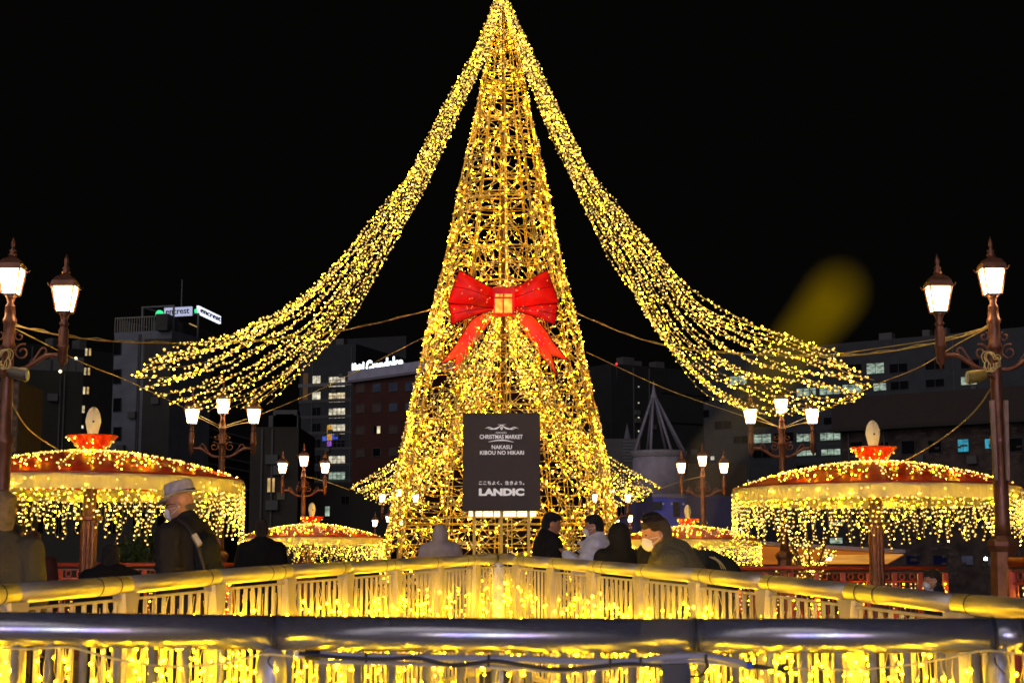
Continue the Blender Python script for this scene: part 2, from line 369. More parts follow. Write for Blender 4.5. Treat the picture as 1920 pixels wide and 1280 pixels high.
# office with stacked lit windows
f = Facade('office_building', 'dark slate office with two columns of lit windows left of the hotel', 560, 300, 665, 296, 650, 30, wall('slate_wall', (.028, .032, .038)))
for k, (y0, y1) in enumerate(((707, 724), (737, 753), (766, 783), (796, 813), (826, 841), (855, 872), (885, 902))):
    f.window((617, y0, 647, y1), [LW[1], LW[0], LW[1], LW[1], DK, LW[1], LW[2]][k], FRM, 3, 1)
    f.window((586, y0-2, 601, y1-1), [LW[1], LW[1], DK, DK, DK, DK, DK][k], FRM, 1, 0)
f.panel((569, 700, 577, 755), .06, .05, 'banner', mat('ochre_banner', (.30, .16, .05), .7))
for (x0, y0, x1, y1, c) in ((615, 797, 623, 812, (1, .5, .05)), (615, 814, 623, 825, (1, .45, .05)), (606, 818, 613, 826, (.1, .2, 1)), (624, 815, 634, 823, (.08, .15, 1)), (615, 827, 622, 836, (.5, .15, .9))):
    f.panel((x0, y0, x1, y1), .35, .2, 'neon_sign', glow('neon_%d_%d' % (x0, y0), c, .55, .5, 3))
for k in range(8): f.panel((560, 690+k*30+30, 660, 690+k*30+32), .1, .09, 'floor_band', FRML if k == 0 else FRM)
# slate block behind with red beacon
f = Facade('slab_block', 'wide dim slab roofline rising behind the hotel with a red beacon', 560, 330, 760, 322, 640, 20, wall('dim_slab', (.020, .022, .028)))
q = P(691, 656, 310); t = thing('beacon_light', 'bright red beacon glowing above the hotel lettering', 'light', q)
MB().balls([q], .42).build('bulb', glow('beacon_red', (1, .02, .03), 5), t, True); MB().tube([q-Vector((0, 0, 5)), q], .1, 6).build('mast', FRM, t)
q = P(1156, 682, 238); t = thing('beacon_light', 'tiny red beacon on the roof corner right of the lit tree', 'light', q)
MB().balls([q], .16).build('bulb', bpy.data.materials['beacon_red'], t, True); MB().tube([q-Vector((0, 0, 2)), q], .05, 6).build('mast', FRM, t)
# hotel
HB = mat('hotel_brick', (.075, .024, .016), .85, 0, .18, .5, .2, 5)
f = Facade('hotel', 'red brown brick hotel with white glowing letters standing on its pale parapet', 660, 228, 800, 216, 714, 22, HB)
f.loc(MB().box((-.5, -.5, f.H), (f.L+1, 10, f.H+1.35)), 'parapet', wall('parapet_white', (.42, .42, .55)))
f.loc(MB().box((-.9, -.75, f.H-.35), (f.L+1.4, -.002, f.H-.002)), 'cornice', wall('cornice_grey', (.2, .19, .23)))
wr = [(727, [0, 1, 1, 1]), (765, [0, 0, 1, 1]), (806, [0, 2, 0, 0]), (848, [0, 3, 0, 0])]
for y, row in wr:
    for c_, x in enumerate((676, 707, 738, 768)):
        yy = y - (c_-1)*1.2
        if row[c_] == 2: f.window((x-6, yy-7, x, yy+6), DK, FRML, 0); f.window((x+.5, yy-7, x+7, yy+6), LW[0], FRML, 0)
        else: f.window((x-7, yy-7, x+7, yy+6), [mat('curtain_grey', (.10, .075, .06), .7), BLWIN, None, DK][row[c_]], FRML, 0)
WL = glow('hotel_letters', (.85, .97, 1.0), 3.2)
a0, z0, a1, z1 = f.rect(664, 682, 685, 694); put_text('Hotel', 'lettering', a1-a0, (z1-z0)*.85, WL, f.root, ((a0+a1)/2, -.3, (z0+z1)/2+.1), 0, .08, .006)
a0, z0, a1, z1 = f.rect(690, 677, 758, 693); put_text('Grandolce', 'lettering', a1-a0, (z1-z0)*.95, WL, f.root, ((a0+a1)/2, -.3, (z0+z1)/2+.1), 0, .08, .012)
f.loc(MB().box((.4, -.1, f.H+1.36), (f.L*.72, .05, f.H+1.5)), 'letter_rail', FRML)
# dark fill buildings between, low down
f = Facade('riverside_house', 'dark riverside house with one tall ochre lit doorway behind the left mid lantern', 470, 120, 560, 120, 800, 10, wall('riverside_wall', (.035, .03, .022)))
f.window((502, 896, 515, 922), LW[3], FRM, 0, 1); f.window((519, 922, 534, 936), mat('olive_glass', (.10, .09, .03), .4), FRM, 0)
f = Facade('riverside_shed', 'low black riverside shed with a small bright window behind the far left lanterns', 560, 125, 735, 125, 905, 10, wall('shed_wall', (.02, .017, .014)))
f.window((610, 949, 618, 967), LW[2], FRM, 1, 1); f.window((640, 930, 655, 945), DK, FRM, 1)
f = Facade('lowrise_block', 'low grey green block behind the left umbrella and its green tree', 30, 95, 300, 95, 935, 8, wall('lowrise_wall', (.028, .028, .024)))
for x in (60, 100, 140, 200, 250): f.window((x, 960, x+22, 1000), DK, FRM, 1)
# right of the tree: dark block with round lights up one edge
f = Facade('tower_block', 'dim dark tower with a vertical line of small round lights right of the tree', 1147, 240, 1320, 250, 681, 25, wall('dim_tower', (.018, .019, .019)))
for y in (725, 755, 783, 808):
    a0, z0, a1, z1 = f.rect(1194, y-2, 1198, y+2); f.loc(MB().balls([((a0+a1)/2, -.2, (z0+z1)/2)], .14), 'stair_lamp', LW[1] if y != 725 else LW[2])
for y in (736, 790, 845): f.panel((1240, y, 1318, y+8), .05, .04, 'window_band', DK)
f = Facade('stepped_roof_house', 'pale roofed house with louvred gable between the tree and the round tower', 1120, 150, 1200, 150, 822, 10, wall('louvre_wall', (.10, .095, .10)))
for k in range(7): f.panel((1168, 826+k*6, 1196, 829+k*6), .1, .09, 'louvre', FRML)
q = P(1178, 800, 149); f.loc(MB().tube([(f.L*.72, 1, f.H), (f.L*.72, 1, f.H+1.5)], [.35, .02], 8), 'spire', wall('spire_grey', (.15, .15, .18)))
# round tower with conical frame
dt = 88.; c = P(1238, HOR, dt); rt = 50/F*dt; zt = P(1238, 847, dt).z; zg = -4
PUR = mat('purple_lit_wall', (.17, .18, .80), .7, 0, .12, 1.5, .2, 10); PAL = mat('pale_stone_wall', (.40, .36, .44), .75, 0, .15, 2, .2, 12)  # violet light on the lower storey is put into its wall colour
t = thing('round_tower', 'round pale tower with lower storey coloured with violet light under an open conical roof frame', 'tower', (c.x, c.y, zg))
zm = P(1238, 928, dt-rt).z
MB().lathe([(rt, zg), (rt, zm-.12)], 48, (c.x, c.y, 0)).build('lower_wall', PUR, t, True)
MB().lathe([(rt*1.03, zm-.10), (rt*1.03, zm+.08)], 48, (c.x, c.y, 0)).build('string_course', PAL, t)
MB().lathe([(rt*.985, zm+.10), (rt*.985, zt-.05)], 48, (c.x, c.y, 0)).build('upper_wall', PAL, t, True)
MB().lathe([(rt*1.02, zt-.3), (rt*1.06, zt-.1), (rt*1.06, zt+.02), (rt*.9, zt+.05)], 48, (c.x, c.y, 0)).build('cornice', mat('white_stone', (.34, .32, .35), .6), t)
za = P(1230, 745, dt).z; cx = P(1230, HOR, dt).x
for k in range(8):
    an = k*math.pi/4 + .39
    MB().tube([(c.x+rt*.98*math.cos(an), c.y+rt*.98*math.sin(an), zt+.04), (cx+.1*math.cos(an), c.y+.1*math.sin(an), za)], .075, 8).build('roof_rib', mat('rib_grey', (.30, .29, .36), .6) if k == 0 else bpy.data.materials['rib_grey'], t, True)
MB().lathe([(.16, za-.2), (.2, za), (.1, za+.3), (.02, P(1230, 714, dt).z)], 12, (cx, c.y, 0)).build('spire', bpy.data.materials['rib_grey'], t)
for (px, w, y0, y1) in ((1232, 17, 940, 955), (1268, 14, 940, 968)):
    q = P(px, 950, dt-rt+.25); z0 = P(px, y1, dt-rt).z; z1 = P(px, y0, dt-rt).z; hw = w/2/F*dt; ang = math.asin(max(-1, min(1, (q.x-c.x)/rt)))
    base = Vector((c.x+math.sin(ang)*(rt+.0), c.y-math.cos(ang)*(rt+.0), 0)); tx = Vector((math.cos(ang), math.sin(ang), 0))
    MB().bar(base-tx*hw+Vector((0, 0, (z0+z1)/2)), base+tx*hw+Vector((0, 0, (z0+z1)/2)), .14, z1-z0).build('window', FRM, t)
for px in (1190, 1218, 1243, 1258, 1280):
    ang = math.asin(max(-.99, min(.99, (P(px, 940, dt-rt).x-c.x)/rt))); MB().balls([(c.x+math.sin(ang)*(rt+.12), c.y-math.cos(ang)*(rt+.12), P(px, 944, dt-rt).z)], .07).build('wall_lamp', M['cream'], t, True)
f = Facade('brick_hall', 'pale hall wall in violet light right of the tree beside the round tower', 1098, 90, 1190, 86, 930, 8, mat('violet_lit_hall', (.12, .11, .22), .75, 0, .2, 1))  # violet light is put into the hall wall colour
for x in (1125, 1160): f.window((x, 948, x+14, 968), DK, FRML, 1)
# big office right
OB = wall('blue_grey_panel', (.042, .046, .056))
f = Facade('large_office', 'long blue grey office with many rows of greenish lit windows at right', 1290, 300, 1960, 262, 668, 30, OB, ytop_px=1290)
f.H2 = f.sz(1960, 606)[1]
for (x0, y0, x1, y1, k, ml) in [(1625, 682, 1658, 699, 2, 1), (1668, 683, 1702, 697, 9, 1), (1735, 676, 1771, 691, 9, 1), (1802, 676, 1836, 689, 9, 1), (1580, 722, 1616, 735, 2, 2), (1638, 719, 1662, 731, 2, 1), (1670, 716, 1704, 729, 9, 1), (1736, 712, 1771, 724, 9, 1), (1802, 707, 1832, 720, 2, 1),
    (1368, 706, 1402, 719, 2, 1), (1494, 729, 1530, 741, 2, 2), (1537, 726, 1575, 739, 2, 2), (1589, 684, 1616, 694, 9, 1), (1580, 752, 1612, 765, 2, 1), (1582, 778, 1613, 793, 2, 1), (1545, 780, 1575, 794, 9, 1),
    (1375, 818, 1405, 830, 9, 1), (1412, 815, 1446, 829, 2, 1), (1452, 812, 1488, 826, 9, 1), (1494, 811, 1530, 826, 2, 2), (1538, 808, 1576, 824, 2, 2), (1494, 840, 1530, 853, 2, 1), (1540, 837, 1576, 852, 2, 2), (1412, 845, 1446, 857, 9, 1), (1494, 870, 1530, 882, 9, 1), (1540, 866, 1574, 880, 2, 1), (1380, 900, 1406, 914, 2, 1), (1412, 786, 1446, 799, 9, 1), (1340, 790, 1372, 803, 9, 1), (1300, 740, 1330, 752, 9, 1), (1300, 770, 1330, 782, 9, 1), (1452, 740, 1485, 752, 9, 1),
    (1555, 978, 1580, 984, 2, 0), (1556, 1008, 1580, 1018, 2, 0)]:
    f.window((x0, y0, x1, y1), DK if k == 9 else LW[2], FRM, ml, 1 if k == 2 else 0)
for y in (741, 769, 798, 829, 857, 886): f.panel((1494, y+2, 1578, y+12), .06, .05, 'spandrel', mat('spandrel_dark', (.045, .05, .06), .7))
f3 = Facade('upper_office', 'pale upper storeys of the large office stepping up to the right edge', 1573, 285, 1960, 262.5, 645, 24, OB, ytop_px=1573)
bpy.data.objects.remove(f3.wall)
L3, H3a, H3b = f3.L, f3.H, f3.sz(1960, 640)[1]
f3.loc(MB().add([(0, -.05, 10), (L3, -.05, 10), (L3, 20, 10), (0, 20, 10), (0, -.05, H3a), (L3, -.05, H3a), (L3, 20, H3a), (0, 20, H3a)], [(0,3,2,1),(4,5,6,7),(0,1,5,4),(1,2,6,5),(2,3,7,6),(3,0,4,7)]), 'wall', OB)
for (x0, y0, x1, y1, k) in [(1625, 682, 1658, 699, 2), (1668, 683, 1702, 697, 9), (1735, 676, 1771, 691, 9), (1802, 672, 1836, 686, 9), (1580, 722, 1616, 735, 2), (1638, 719, 1662, 731, 2), (1670, 716, 1704, 729, 9), (1736, 712, 1771, 724, 9), (1802, 707, 1832, 720, 2)]:
    f3.window((x0, y0, x1, y1), DK if k == 9 else LW[2], FRM, 1, 1 if k == 2 else 0)
f3.panel((1575, 744, 1900, 748), .2, .19, 'ledge', FRML)
# brown building right
BR = mat('brown_mottled_stone', (.060, .042, .035), .9, 0, .65, .9, .5, 3)
f = Facade('brick_building', 'brown stone building at right with a black overhanging roof and two teal lit windows', 1578, 150, 1990, 138, 806, 20, BR)
f.loc(MB().box((-.4, -1.2, f.H+.01), (f.L+1, 20, f.H+2.9)), 'roof', mat('dark_roof_band', (.035, .022, .018), .7))
f.loc(MB().box((-.6, -1.5, f.H-.25), (f.L+1, -.003, f.H+.008)), 'eave', mat('eave_dark', (.02, .015, .013), .7))
TEAL = glow('teal_window', (.06, .45, .62), .62, .5, 2)
for (x0, y0, x1, y1, k) in [(1595, 829, 1618, 848, 9), (1645, 829, 1667, 848, 9), (1691, 827, 1716, 850, 9), (1741, 826, 1766, 848, 9), (1796, 824, 1817, 846, 5), (1847, 823, 1867, 845, 5), (1893, 822, 1918, 845, 9), (1700, 1041, 1724, 1058, 4), (1751, 1041, 1776, 1058, 4), (1803, 1041, 1826, 1058, 7), (1852, 1043, 1876, 1060, 7)]:
    f.window((x0, y0, x1, y1), {9: DK, 5: TEAL, 4: mat('navy_glass', (.006, .010, .06), .5, spec=.1), 7: BLWIN}[k], FRM, 1 if k in (5,) else 0)
m1 = MB()
for k in range(260):
    a0, z0 = random.uniform(0, f.L-.8), random.uniform(4, f.H-.6)
    m1.box((a0, -.05-random.random()*.06, z0), (a0+random.uniform(.3, .8), -.003, z0+random.uniform(.12, .3)))
stuff(f.loc(m1, 'stonework', mat('rough_stone', (.085, .063, .052), .9, 0, .5, 3, .5, 10)))
q = P(1848, 1047, 60); t = thing('flood_lamp', 'small glaring white lamp low at right beyond the red balustrade', 'lamp', (q.x, q.y, -4))
MB().balls([q], .075).build('bulb', glow('flood_white', (1, .95, .8), 14), t, True); MB().tube([(q.x, q.y, -4), q], .03, 6).build('pole', FRM, t)
UNIT = mat('unit_grey', (.09, .09, .09), .7)
for t_, L_, H_2, ys_ in [(o, None, None, None) for o in []]: pass
def clutter(label_part, n, zlo, zhi):
    root_ = next(o for o in COL.objects if o.type == 'EMPTY' and o.get('label', '').startswith(label_part)); w_ = next(c for c in COL.objects if c.parent == root_ and c.name.startswith('wall'))
    co = np.array([v.co[:] for v in w_.data.vertices]); L2, H2 = co[:, 0].max(), co[:, 2].max()
    for k in range(n):
        a0 = random.uniform(.05, .9)*L2; z0 = H2*random.uniform(zlo, zhi); o = MB().box((a0, -.5, z0), (a0+.9, -.004, z0+.7)).build('cooling_unit', UNIT); o.parent = root_
    for k in range(max(2, n//3)):
        a0 = random.uniform(.03, .97)*L2; o = MB().box((a0, -.16, H2*.1), (a0+.12, -.003, H2*.99)).build('drain_pipe', UNIT); o.parent = root_
    for k in range(3):
        a0 = random.uniform(.1, .8)*L2; b0 = random.uniform(1, 2.5); o = MB().box((a0, 1.5, H2+.002), (a0+b0, 3.2, H2+random.uniform(.6, 1.6))).build('rooftop_unit', UNIT); o.parent = root_
for lp, n in (('slim blue', 4), ('dark slate', 8), ('dim dark tower', 6), ('brown stone', 7), ('long blue', 10), ('black far left', 5), ('low windowless', 4), ('dark riverside', 3)): clutter(lp, n, .35, .9)
# river stage roof
t = thing('boat_roof', 'low boat shaped pavilion roof with orange lit underside and white edge behind the right umbrella', 'roof', (P(1540, HOR, 45).x, 45, -3.95))
def slab(px0, y0, px1, y1, d0, d1, th, m, name, par):
    a = P(px0, y0, d0); b = P(px1, y1, d0); aa = a + Vector((0, d1-d0, 0)); bb = b + Vector((0, d1-d0, 0)); dz = Vector((0, 0, th))
    return MB().add([a, b, bb, aa, a+dz, b+dz, bb+dz, aa+dz], [(0,3,2,1),(4,5,6,7),(0,1,5,4),(1,2,6,5),(2,3,7,6),(3,0,4,7)]).build(name, m, par)
slab(1420, 1020, 1698, 1036, 42, 50, .09, mat('white_fascia', (.32, .28, .34), .5), 'fascia', t)
ORL = glow('orange_lit_soffit', (1, .27, .03), .42, .25, .8)  # orange light under the roof is given as glow of the soffit
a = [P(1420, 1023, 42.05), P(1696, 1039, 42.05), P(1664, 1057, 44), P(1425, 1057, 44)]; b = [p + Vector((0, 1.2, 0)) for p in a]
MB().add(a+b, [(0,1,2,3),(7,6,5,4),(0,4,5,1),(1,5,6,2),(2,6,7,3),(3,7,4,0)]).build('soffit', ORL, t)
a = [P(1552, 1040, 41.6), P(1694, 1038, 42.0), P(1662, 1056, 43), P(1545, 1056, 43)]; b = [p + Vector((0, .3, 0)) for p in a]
MB().add(a+b, [(0,1,2,3),(7,6,5,4),(0,4,5,1),(1,5,6,2),(2,6,7,3),(3,7,4,0)]).build('bow_panel', glow('orange_lit_bow', (1, .42, .07), .62, .3, 1.5), t)  # this panel also glows by itself for the orange light
MB().box((P(1430, HOR, 44.5).x, 44.5, -3.95), (P(1660, HOR, 44.5).x, 49, P(1500, 1057, 45).z)).build('hull', mat('hull_brown', (.06, .03, .02), .6), t)
MB().balls([P(1552, 1047, 41.3), P(1556, 1048, 41.3)], .05).build('lamp', glow('hull_lamp', (1, .9, .9), 6), t, True)
# red neon far right of tower
q = P(1338, 897, 110); t = thing('neon_sign', 'small red neon sign in Japanese between the right far lanterns', 'sign', (q.x, q.y, -4))
MB().box((q.x-.95, q.y+.1, q.z-.35), (q.x+.95, q.y+.25, q.z+.3)).build('board', mat('neon_board', (.03, .01, .01), .7), t)
MB().box((q.x-.1, q.y+.1, -4), (q.x+.1, q.y+.25, q.z-.36)).build('pole', FRM, t)
put_text('入舩グループ', 'lettering', 1.75, .42, glow('neon_red', (1, .03, .06), 2.2), t, (0, 0, q.z+4), 0, .03, .004)
f = Facade('teahouse', 'dark brown building with one small dark window behind the right far lantern', 1290, 100, 1400, 100, 868, 10, wall('tea_wall', (.055, .038, .02)))
f.window((1298, 948, 1312, 958), DK, FRML, 0); f.window((1332, 855, 1339, 862), LW[1], FRM, 0)
# city behind the viewer (mirrored in the front handrail)
t = thing('shop_building', 'row of lit shopfronts across the water behind the viewer, mirrored in the handrail', 'building', (0, -22, -4))
MB().box((-34, -34, -4), (34, -22, 15)).build('wall', wall('back_wall', (.12, .12, .12)), t)
for ix in range(22):  # dim windows added so the front handrail mirrors a grey band
    for iz in range(4):
        if random.random() < .72:
            x = -31+ix*2.95; z = .2+iz*3.2; MB().box((x, -21.997, z), (x+2.0, -21.9, z+1.9)).build('window', glow('added_back_window_%d' % (ix % 5), (.62+.06*(ix % 5), .66, .82-.05*(ix % 5)), .55+.25*(ix % 3)) if iz == 0 and ix < 5 else bpy.data.materials.get('added_back_window_%d' % (ix % 5)) or LW[1], t)  # added window, there only for the handrail reflection
for i, (x, z, w, h, c_, s_) in enumerate([(-5.4, 3.0, 2.3, 5.5, (.08, .13, 1), 7), (-4.6, 3.4, .5, 3, (1, .25, .5), 8), (-7.6, 3.0, 1.6, 4.5, (1, .84, .8), 7), (-7.0, 2, .4, 2.4, (1, .4, .08), 10), (-1.6, 3, 1.3, 4, (.75, .95, 1), 6), (1.9, 3.4, 2.8, 5, (.9, .9, 1), 7), (3.6, 3, .8, 3.5, (.9, .85, 1), 4),
        (5.9, 2.7, 2.2, 4.5, (.10, .12, 1), 7), (6.5, 2.6, .5, 3, (1, .35, .2), 11), (8.4, 2.9, 1.1, 4, (1, .72, .45), 12), (9.6, 2.2, 1.1, 3.4, (.16, .12, 1), 5), (-10.5, 3, 2, 4, (1, .9, .8), 3), (11.5, 3, 2, 4, (1, .8, .6), 3)]):
    MB().box((x-w/2, -21.8, z-h/2), (x+w/2, -21.6, z+h/2)).build('lit_sign', glow('shopfront_%d' % i, c_, s_*(2.0 if c_[2] > 3*c_[0] else 1.5), .4, 1.2), t)

# ------------------------------------------------------------------ street lanterns
def lantern(root, cx, zb, zattach):
    """square tapering lantern: zb = underside of the glass"""
    b = MB().lathe([(.028, zb-.17), (.05, zb-.13), (.03, zb-.10), (.045, zb-.05), (.072, zb-.012)], 16, (cx, 0, 0)).build('lantern_cup', M['copper'], root, True)
    fr = MB()
    for sx in (-1, 1):
        for sy in (-1, 1): fr.bar((cx+sx*.070, sy*.070, zb-.01), (cx+sx*.108, sy*.108, zb+.235), .014)
    fr.frustum(zb-.022, .072, zb-.008, .074, (cx, 0)); fr.build('lantern_frame', M['copper'], root)
    gl = MB()
    for (ax, ay) in ((0, -1), (0, 1), (-1, 0), (1, 0)):
        def cor(h, z, s_): return (cx + (ax*h if ax else s_*h*.86), (ay*h if ay else s_*h*.86), z)
        a = [cor(.066, zb, -1), cor(.066, zb, 1), cor(.102, zb+.226, 1), cor(.102, zb+.226, -1)]
        b_ = [(x-ax*.006, y-ay*.006, z) for x, y, z in a]
        q = MB().add(a+b_, [(0,1,2,3),(7,6,5,4),(0,4,5,1),(1,5,6,2),(2,6,7,3),(3,7,4,0)]); q.build('glass_pane', LAMPGL, root)
    r = MB().frustum(zb+.236, .132, zb+.252, .128, (cx, 0)).frustum(zb+.2525, .122, zb+.30, .110, (cx, 0)).frustum(zb+.3005, .110, zb+.345, .078, (cx, 0)).frustum(zb+.3455, .078, zb+.375, .03, (cx, 0))
    for sx in (-1, 1):
        for sy in (-1, 1): r.tube([(cx+sx*.128, sy*.128, zb+.245), (cx+sx*.142, sy*.142, zb+.268)], [.010, .006], 6)
    ro = r.build('lantern_roof', M['copper'], root)
    MB().lathe([(.038, zb+.376), (.045, zb+.40), (.028, zb+.42), (.04, zb+.44), (.016, zb+.465), (.026, zb+.505), (.022, zb+.53), (.004, zb+.585)], 12, (cx, 0, 0)).build('finial', M['copper'], ro, True)
LAMPGL = glow('lantern_glass', (1, .66, .30), 28)
# heights above deck
L = thing('street_lantern', 'x', 'street lamp', (0, 0, 0), 'three headed lanterns along the bridge')
c = MB()
c.lathe([(.21, 0), (.21, .06), (.17, .10), (.16, .55), (.185, .60), (.185, .66), (.145, .72), (.13, 1.20), (.165, 1.26), (.165, 1.30), (.10, 1.36)], 8)
c.build('pedestal', M['copper'], L)
m_ = MB().lathe([(.085, 1.36), (.075, 1.5), (.075, 2.25), (.09, 2.28), (.09, 2.34), (.065, 2.38), (.055, 3.22), (.062, 3.23)], 12); m_.build('shaft', M['copper'], L, True)
MB().lathe([(.063, 3.22), (.075, 3.26), (.058, 3.30), (.058, 3.48), (.07, 3.50), (.07, 3.53), (.056, 3.56), (.05, 3.66)], 16).build('collar', M['copper'], L, True)
for sx in (-1, 1):
    MB().tube(spline([(sx*.05, 0, 3.02), (sx*.16, 0, 3.03), (sx*.28, 0, 3.10), (sx*.38, 0, 3.16), (sx*.51, 0, 3.17)], 18), .024, 8).build('arm', M['copper'], L, True)
    sc = MB(); sp = []
    for k in range(26):
        a = k/25*math.pi*2.6; r_ = .085*(1-k/25*.75); sp.append((sx*(.14+r_*math.cos(a+1.2)), 0, 3.20+r_*math.sin(a+1.2)))
    sc.tube(sp, .010, 6); sp = []
    for k in range(20):
        a = k/19*math.pi*2.0; r_ = .05*(1-k/19*.7); sp.append((sx*(.105+r_*math.cos(a+2.0)), 0, 3.36+r_*math.sin(a+2.0)))
    sc.tube(sp, .009, 6)
    sc.tube(spline([(sx*.22, 0, 3.08), (sx*.29, 0, 3.17), (sx*.33, 0, 3.235), (sx*.37, 0, 3.24), (sx*.385, 0, 3.20), (sx*.36, 0, 3.19)], 14), .010, 6)
    sc.build('scroll', M['copper'], L, True)
    MB().lathe([(.004, 3.02), (.018, 3.07), (.045, 3.10), (.048, 3.24), (.058, 3.25), (.058, 3.27), (.05, 3.28), (.05, 3.42), (.03, 3.47), (.03, 3.50)], 16, (sx*.55, 0, 0)).build('lantern_socket', M['copper'], L, True)
    lantern(L, sx*.55, 3.62, 0)
lantern(L, 0, 3.80, 0)
register(L)
lamps = [(7, 16.0, 'left foreground street lantern, cropped by the left edge of the photo'),
         (1874, 16.0, 'right foreground street lantern with a yellow floodlight on its brown pole'),
         (416, 28.4, 'left middle street lantern with three glowing heads behind the big left umbrella'),
         (1467, 28.4, 'right middle street lantern with three glowing heads left of the big right umbrella'),
         (570, 41.3, 'left far street lantern standing before the small left umbrella'),
         (1317, 41.3, 'right far street lantern just right of the round violet tower'),
         (749, 53., 'small far lantern glowing at the left flank of the lit tree'),
         (1145, 53., 'small far lantern glowing at the right flank of the lit tree'),
         (730, 65., 'lowest and smallest lantern left of the tree foot'),
         (1180, 65., 'lowest and smallest lantern right of the tree, behind the leaning man')]
lamp_at = []
for i, (px, d, lab) in enumerate(lamps):
    o = L if i == 0 else copy_tree(L)
    x = (px-960)/F*d; base = {0: .28, 1: .28}.get(i, deck_z(d)); o.location = (x, d, base); o['label'] = lab; lamp_at.append(Vector((x, d, base)))
# floodlights hanging on the foreground lanterns
FLM = mat('yellowed_housing', (.32, .24, .05), .4, .2)
for i, (px, py, dirx, lab) in enumerate(((1832, 706, -1, 'yellowish cylindrical floodlight clamped under the arm of the right foreground lantern'), (33, 701, 1, 'grey cylindrical floodlight clamped under the arm of the left foreground lantern'))):
    q = P(px, py, 15.8); t = thing('floodlight', lab, 'floodlight', q, 'floodlights clamped to the foreground lanterns')
    o = MB().tube([q+Vector((-dirx*.09, 0, .02)), q+Vector((-dirx*.05, 0, .015)), q+Vector((dirx*.09, 0, -.01)), q+Vector((dirx*.092, 0, -.01))], [.045, .06, .07, .05], 18).build('housing', FLM if i == 0 else mat('grey_housing', (.16, .14, .10), .4, .3), t, False)
    MB().tube([q+Vector((dirx*.094, 0, -.01)), q+Vector((dirx*.104, 0, -.01))], .058, 18).build('lens', mat('lens_glass%d' % i, (.45, .6, .5), .1), t)
    MB().tube([q+Vector((-dirx*.09, 0, .02)), q+Vector((-dirx*.2, .12, .0))], .018, 8).tube([q+Vector((-dirx*.2, .12, 0)), q+Vector((-dirx*.2, .15, .2))], .014, 8).build('bracket', M['copper'], t)
    loop = []
    for k in range(60):
        a = k*.42; rr_ = .065+.03*math.sin(k*1.3)+.015*math.sin(k*.37); loop.append(q+Vector((-dirx*(.16+rr_*math.cos(a)+.02*math.sin(k*.21)), .0+.04*math.sin(k*.9), .15+rr_*1.15*math.sin(a))))
    MB().tube(spline(loop, 160), .005, 5).build('wire_coil', M['wire'], t)
# board strapped to right pole
x = lamp_at[1].x
for sx in (-1, 1):
    a = P(1861 + (26 if sx > 0 else 0), 750, 15.85); b_ = P(1869 + (22 if sx > 0 else 0), 900, 15.85)
    MB().add([a+Vector((-.02, 0, 0)), a+Vector((.02, 0, 0)), b_+Vector((.015, 0, 0)), b_+Vector((-.015, 0, 0)), a+Vector((-.02, .05, 0)), a+Vector((.02, .05, 0)), b_+Vector((.015, .05, 0)), b_+Vector((-.015, .05, 0))],
             [(0,3,2,1),(4,5,6,7),(0,1,5,4),(1,2,6,5),(2,3,7,6),(3,0,4,7)]).build('side_board', mat('pinkish_board', (.34, .22, .17), .6) if sx < 0 else bpy.data.materials['pinkish_board'], bpy.data.objects[[o.name for o in COL.objects if o.get('label') == lamps[1][2]][0]])

# ------------------------------------------------------------------ umbrellas with icicle lights
U = thing('umbrella_pavilion', 'x', 'umbrella', (0, 0, 0), 'red umbrellas hung with icicle lights')
RU, ZR, HC = 1.76, 2.07, .325          # radius, rim height above deck, canopy rise
def can(r): t_ = r/RU; return ZR + HC*(1 - t_**1.9)
NG = 16
for k in range(NG):
    m_ = MB(); vs = []; fs = []; a0 = 2*math.pi*k/NG; a1 = 2*math.pi*(k+1)/NG
    for i in range(9):
        r_ = .10+(RU-.10)*i/8
        for j in range(5):
            a = a0+(a1-a0)*j/4; sg = -.03*math.sin(math.pi*j/4)*(r_/RU); vs.append((r_*math.cos(a), r_*math.sin(a), can(r_)+sg))
    vs2 = [(x, y, z-.012) for x, y, z in vs]; n0 = len(vs)
    for i in range(8):
        for j in range(4):
            q = (i*5+j, (i+1)*5+j, (i+1)*5+j+1, i*5+j+1); fs += [q, tuple(n0+w for w in reversed(q))]
    m_.add(vs+vs2, fs); m_.build('canopy_panel', M['canopy'], U, True)
    MB().tube([((r_)*math.cos(a0), (r_)*math.sin(a0), can(r_)+.004) for r_ in (.1, .5, .9, 1.3, 1.6, RU)], .011, 6).build('rib', M['red_paint'], U, True)
m_ = MB(); NB = 144; vs = []
for j in range(NB):          # a single sheet of thin cloth, gently rippled
    a = 2*math.pi*j/NB
    for q_, zz in enumerate((ZR-.004, ZR-.06, ZR-.12, ZR-.18)): rr = RU+.006+.006*math.sin(j*1.3)*q_/3+.004*math.sin(j*.41)*q_/3; vs.append((rr*math.cos(a), rr*math.sin(a), zz+(.004*math.sin(j*.7) if q_ == 3 else 0)))
m_.add(vs, [(4*j+q_, 4*j+q_+1, 4*((j+1) % NB)+q_+1, 4*((j+1) % NB)+q_) for j in range(NB) for q_ in range(3)])
m_.build('valance', M['valance'], U, True)
MB().tube([((RU+.012)*math.cos(2*math.pi*j/64), (RU+.012)*math.sin(2*math.pi*j/64), ZR) for j in range(64)], .012, 6, closed=True).build('rim', M['red_paint'], U, True)
MB().lathe([(.10, can(.12)-.02), (.30, can(.12)+.20), (.292, can(.12)+.205), (.10, can(.12)+.02)], 28).build('crown_bowl', mat('crown_red', (.75, .035, .012), .25, .1, .25, 9, .4, 14, transl=.25), U, False)
zt = can(.12)+.06
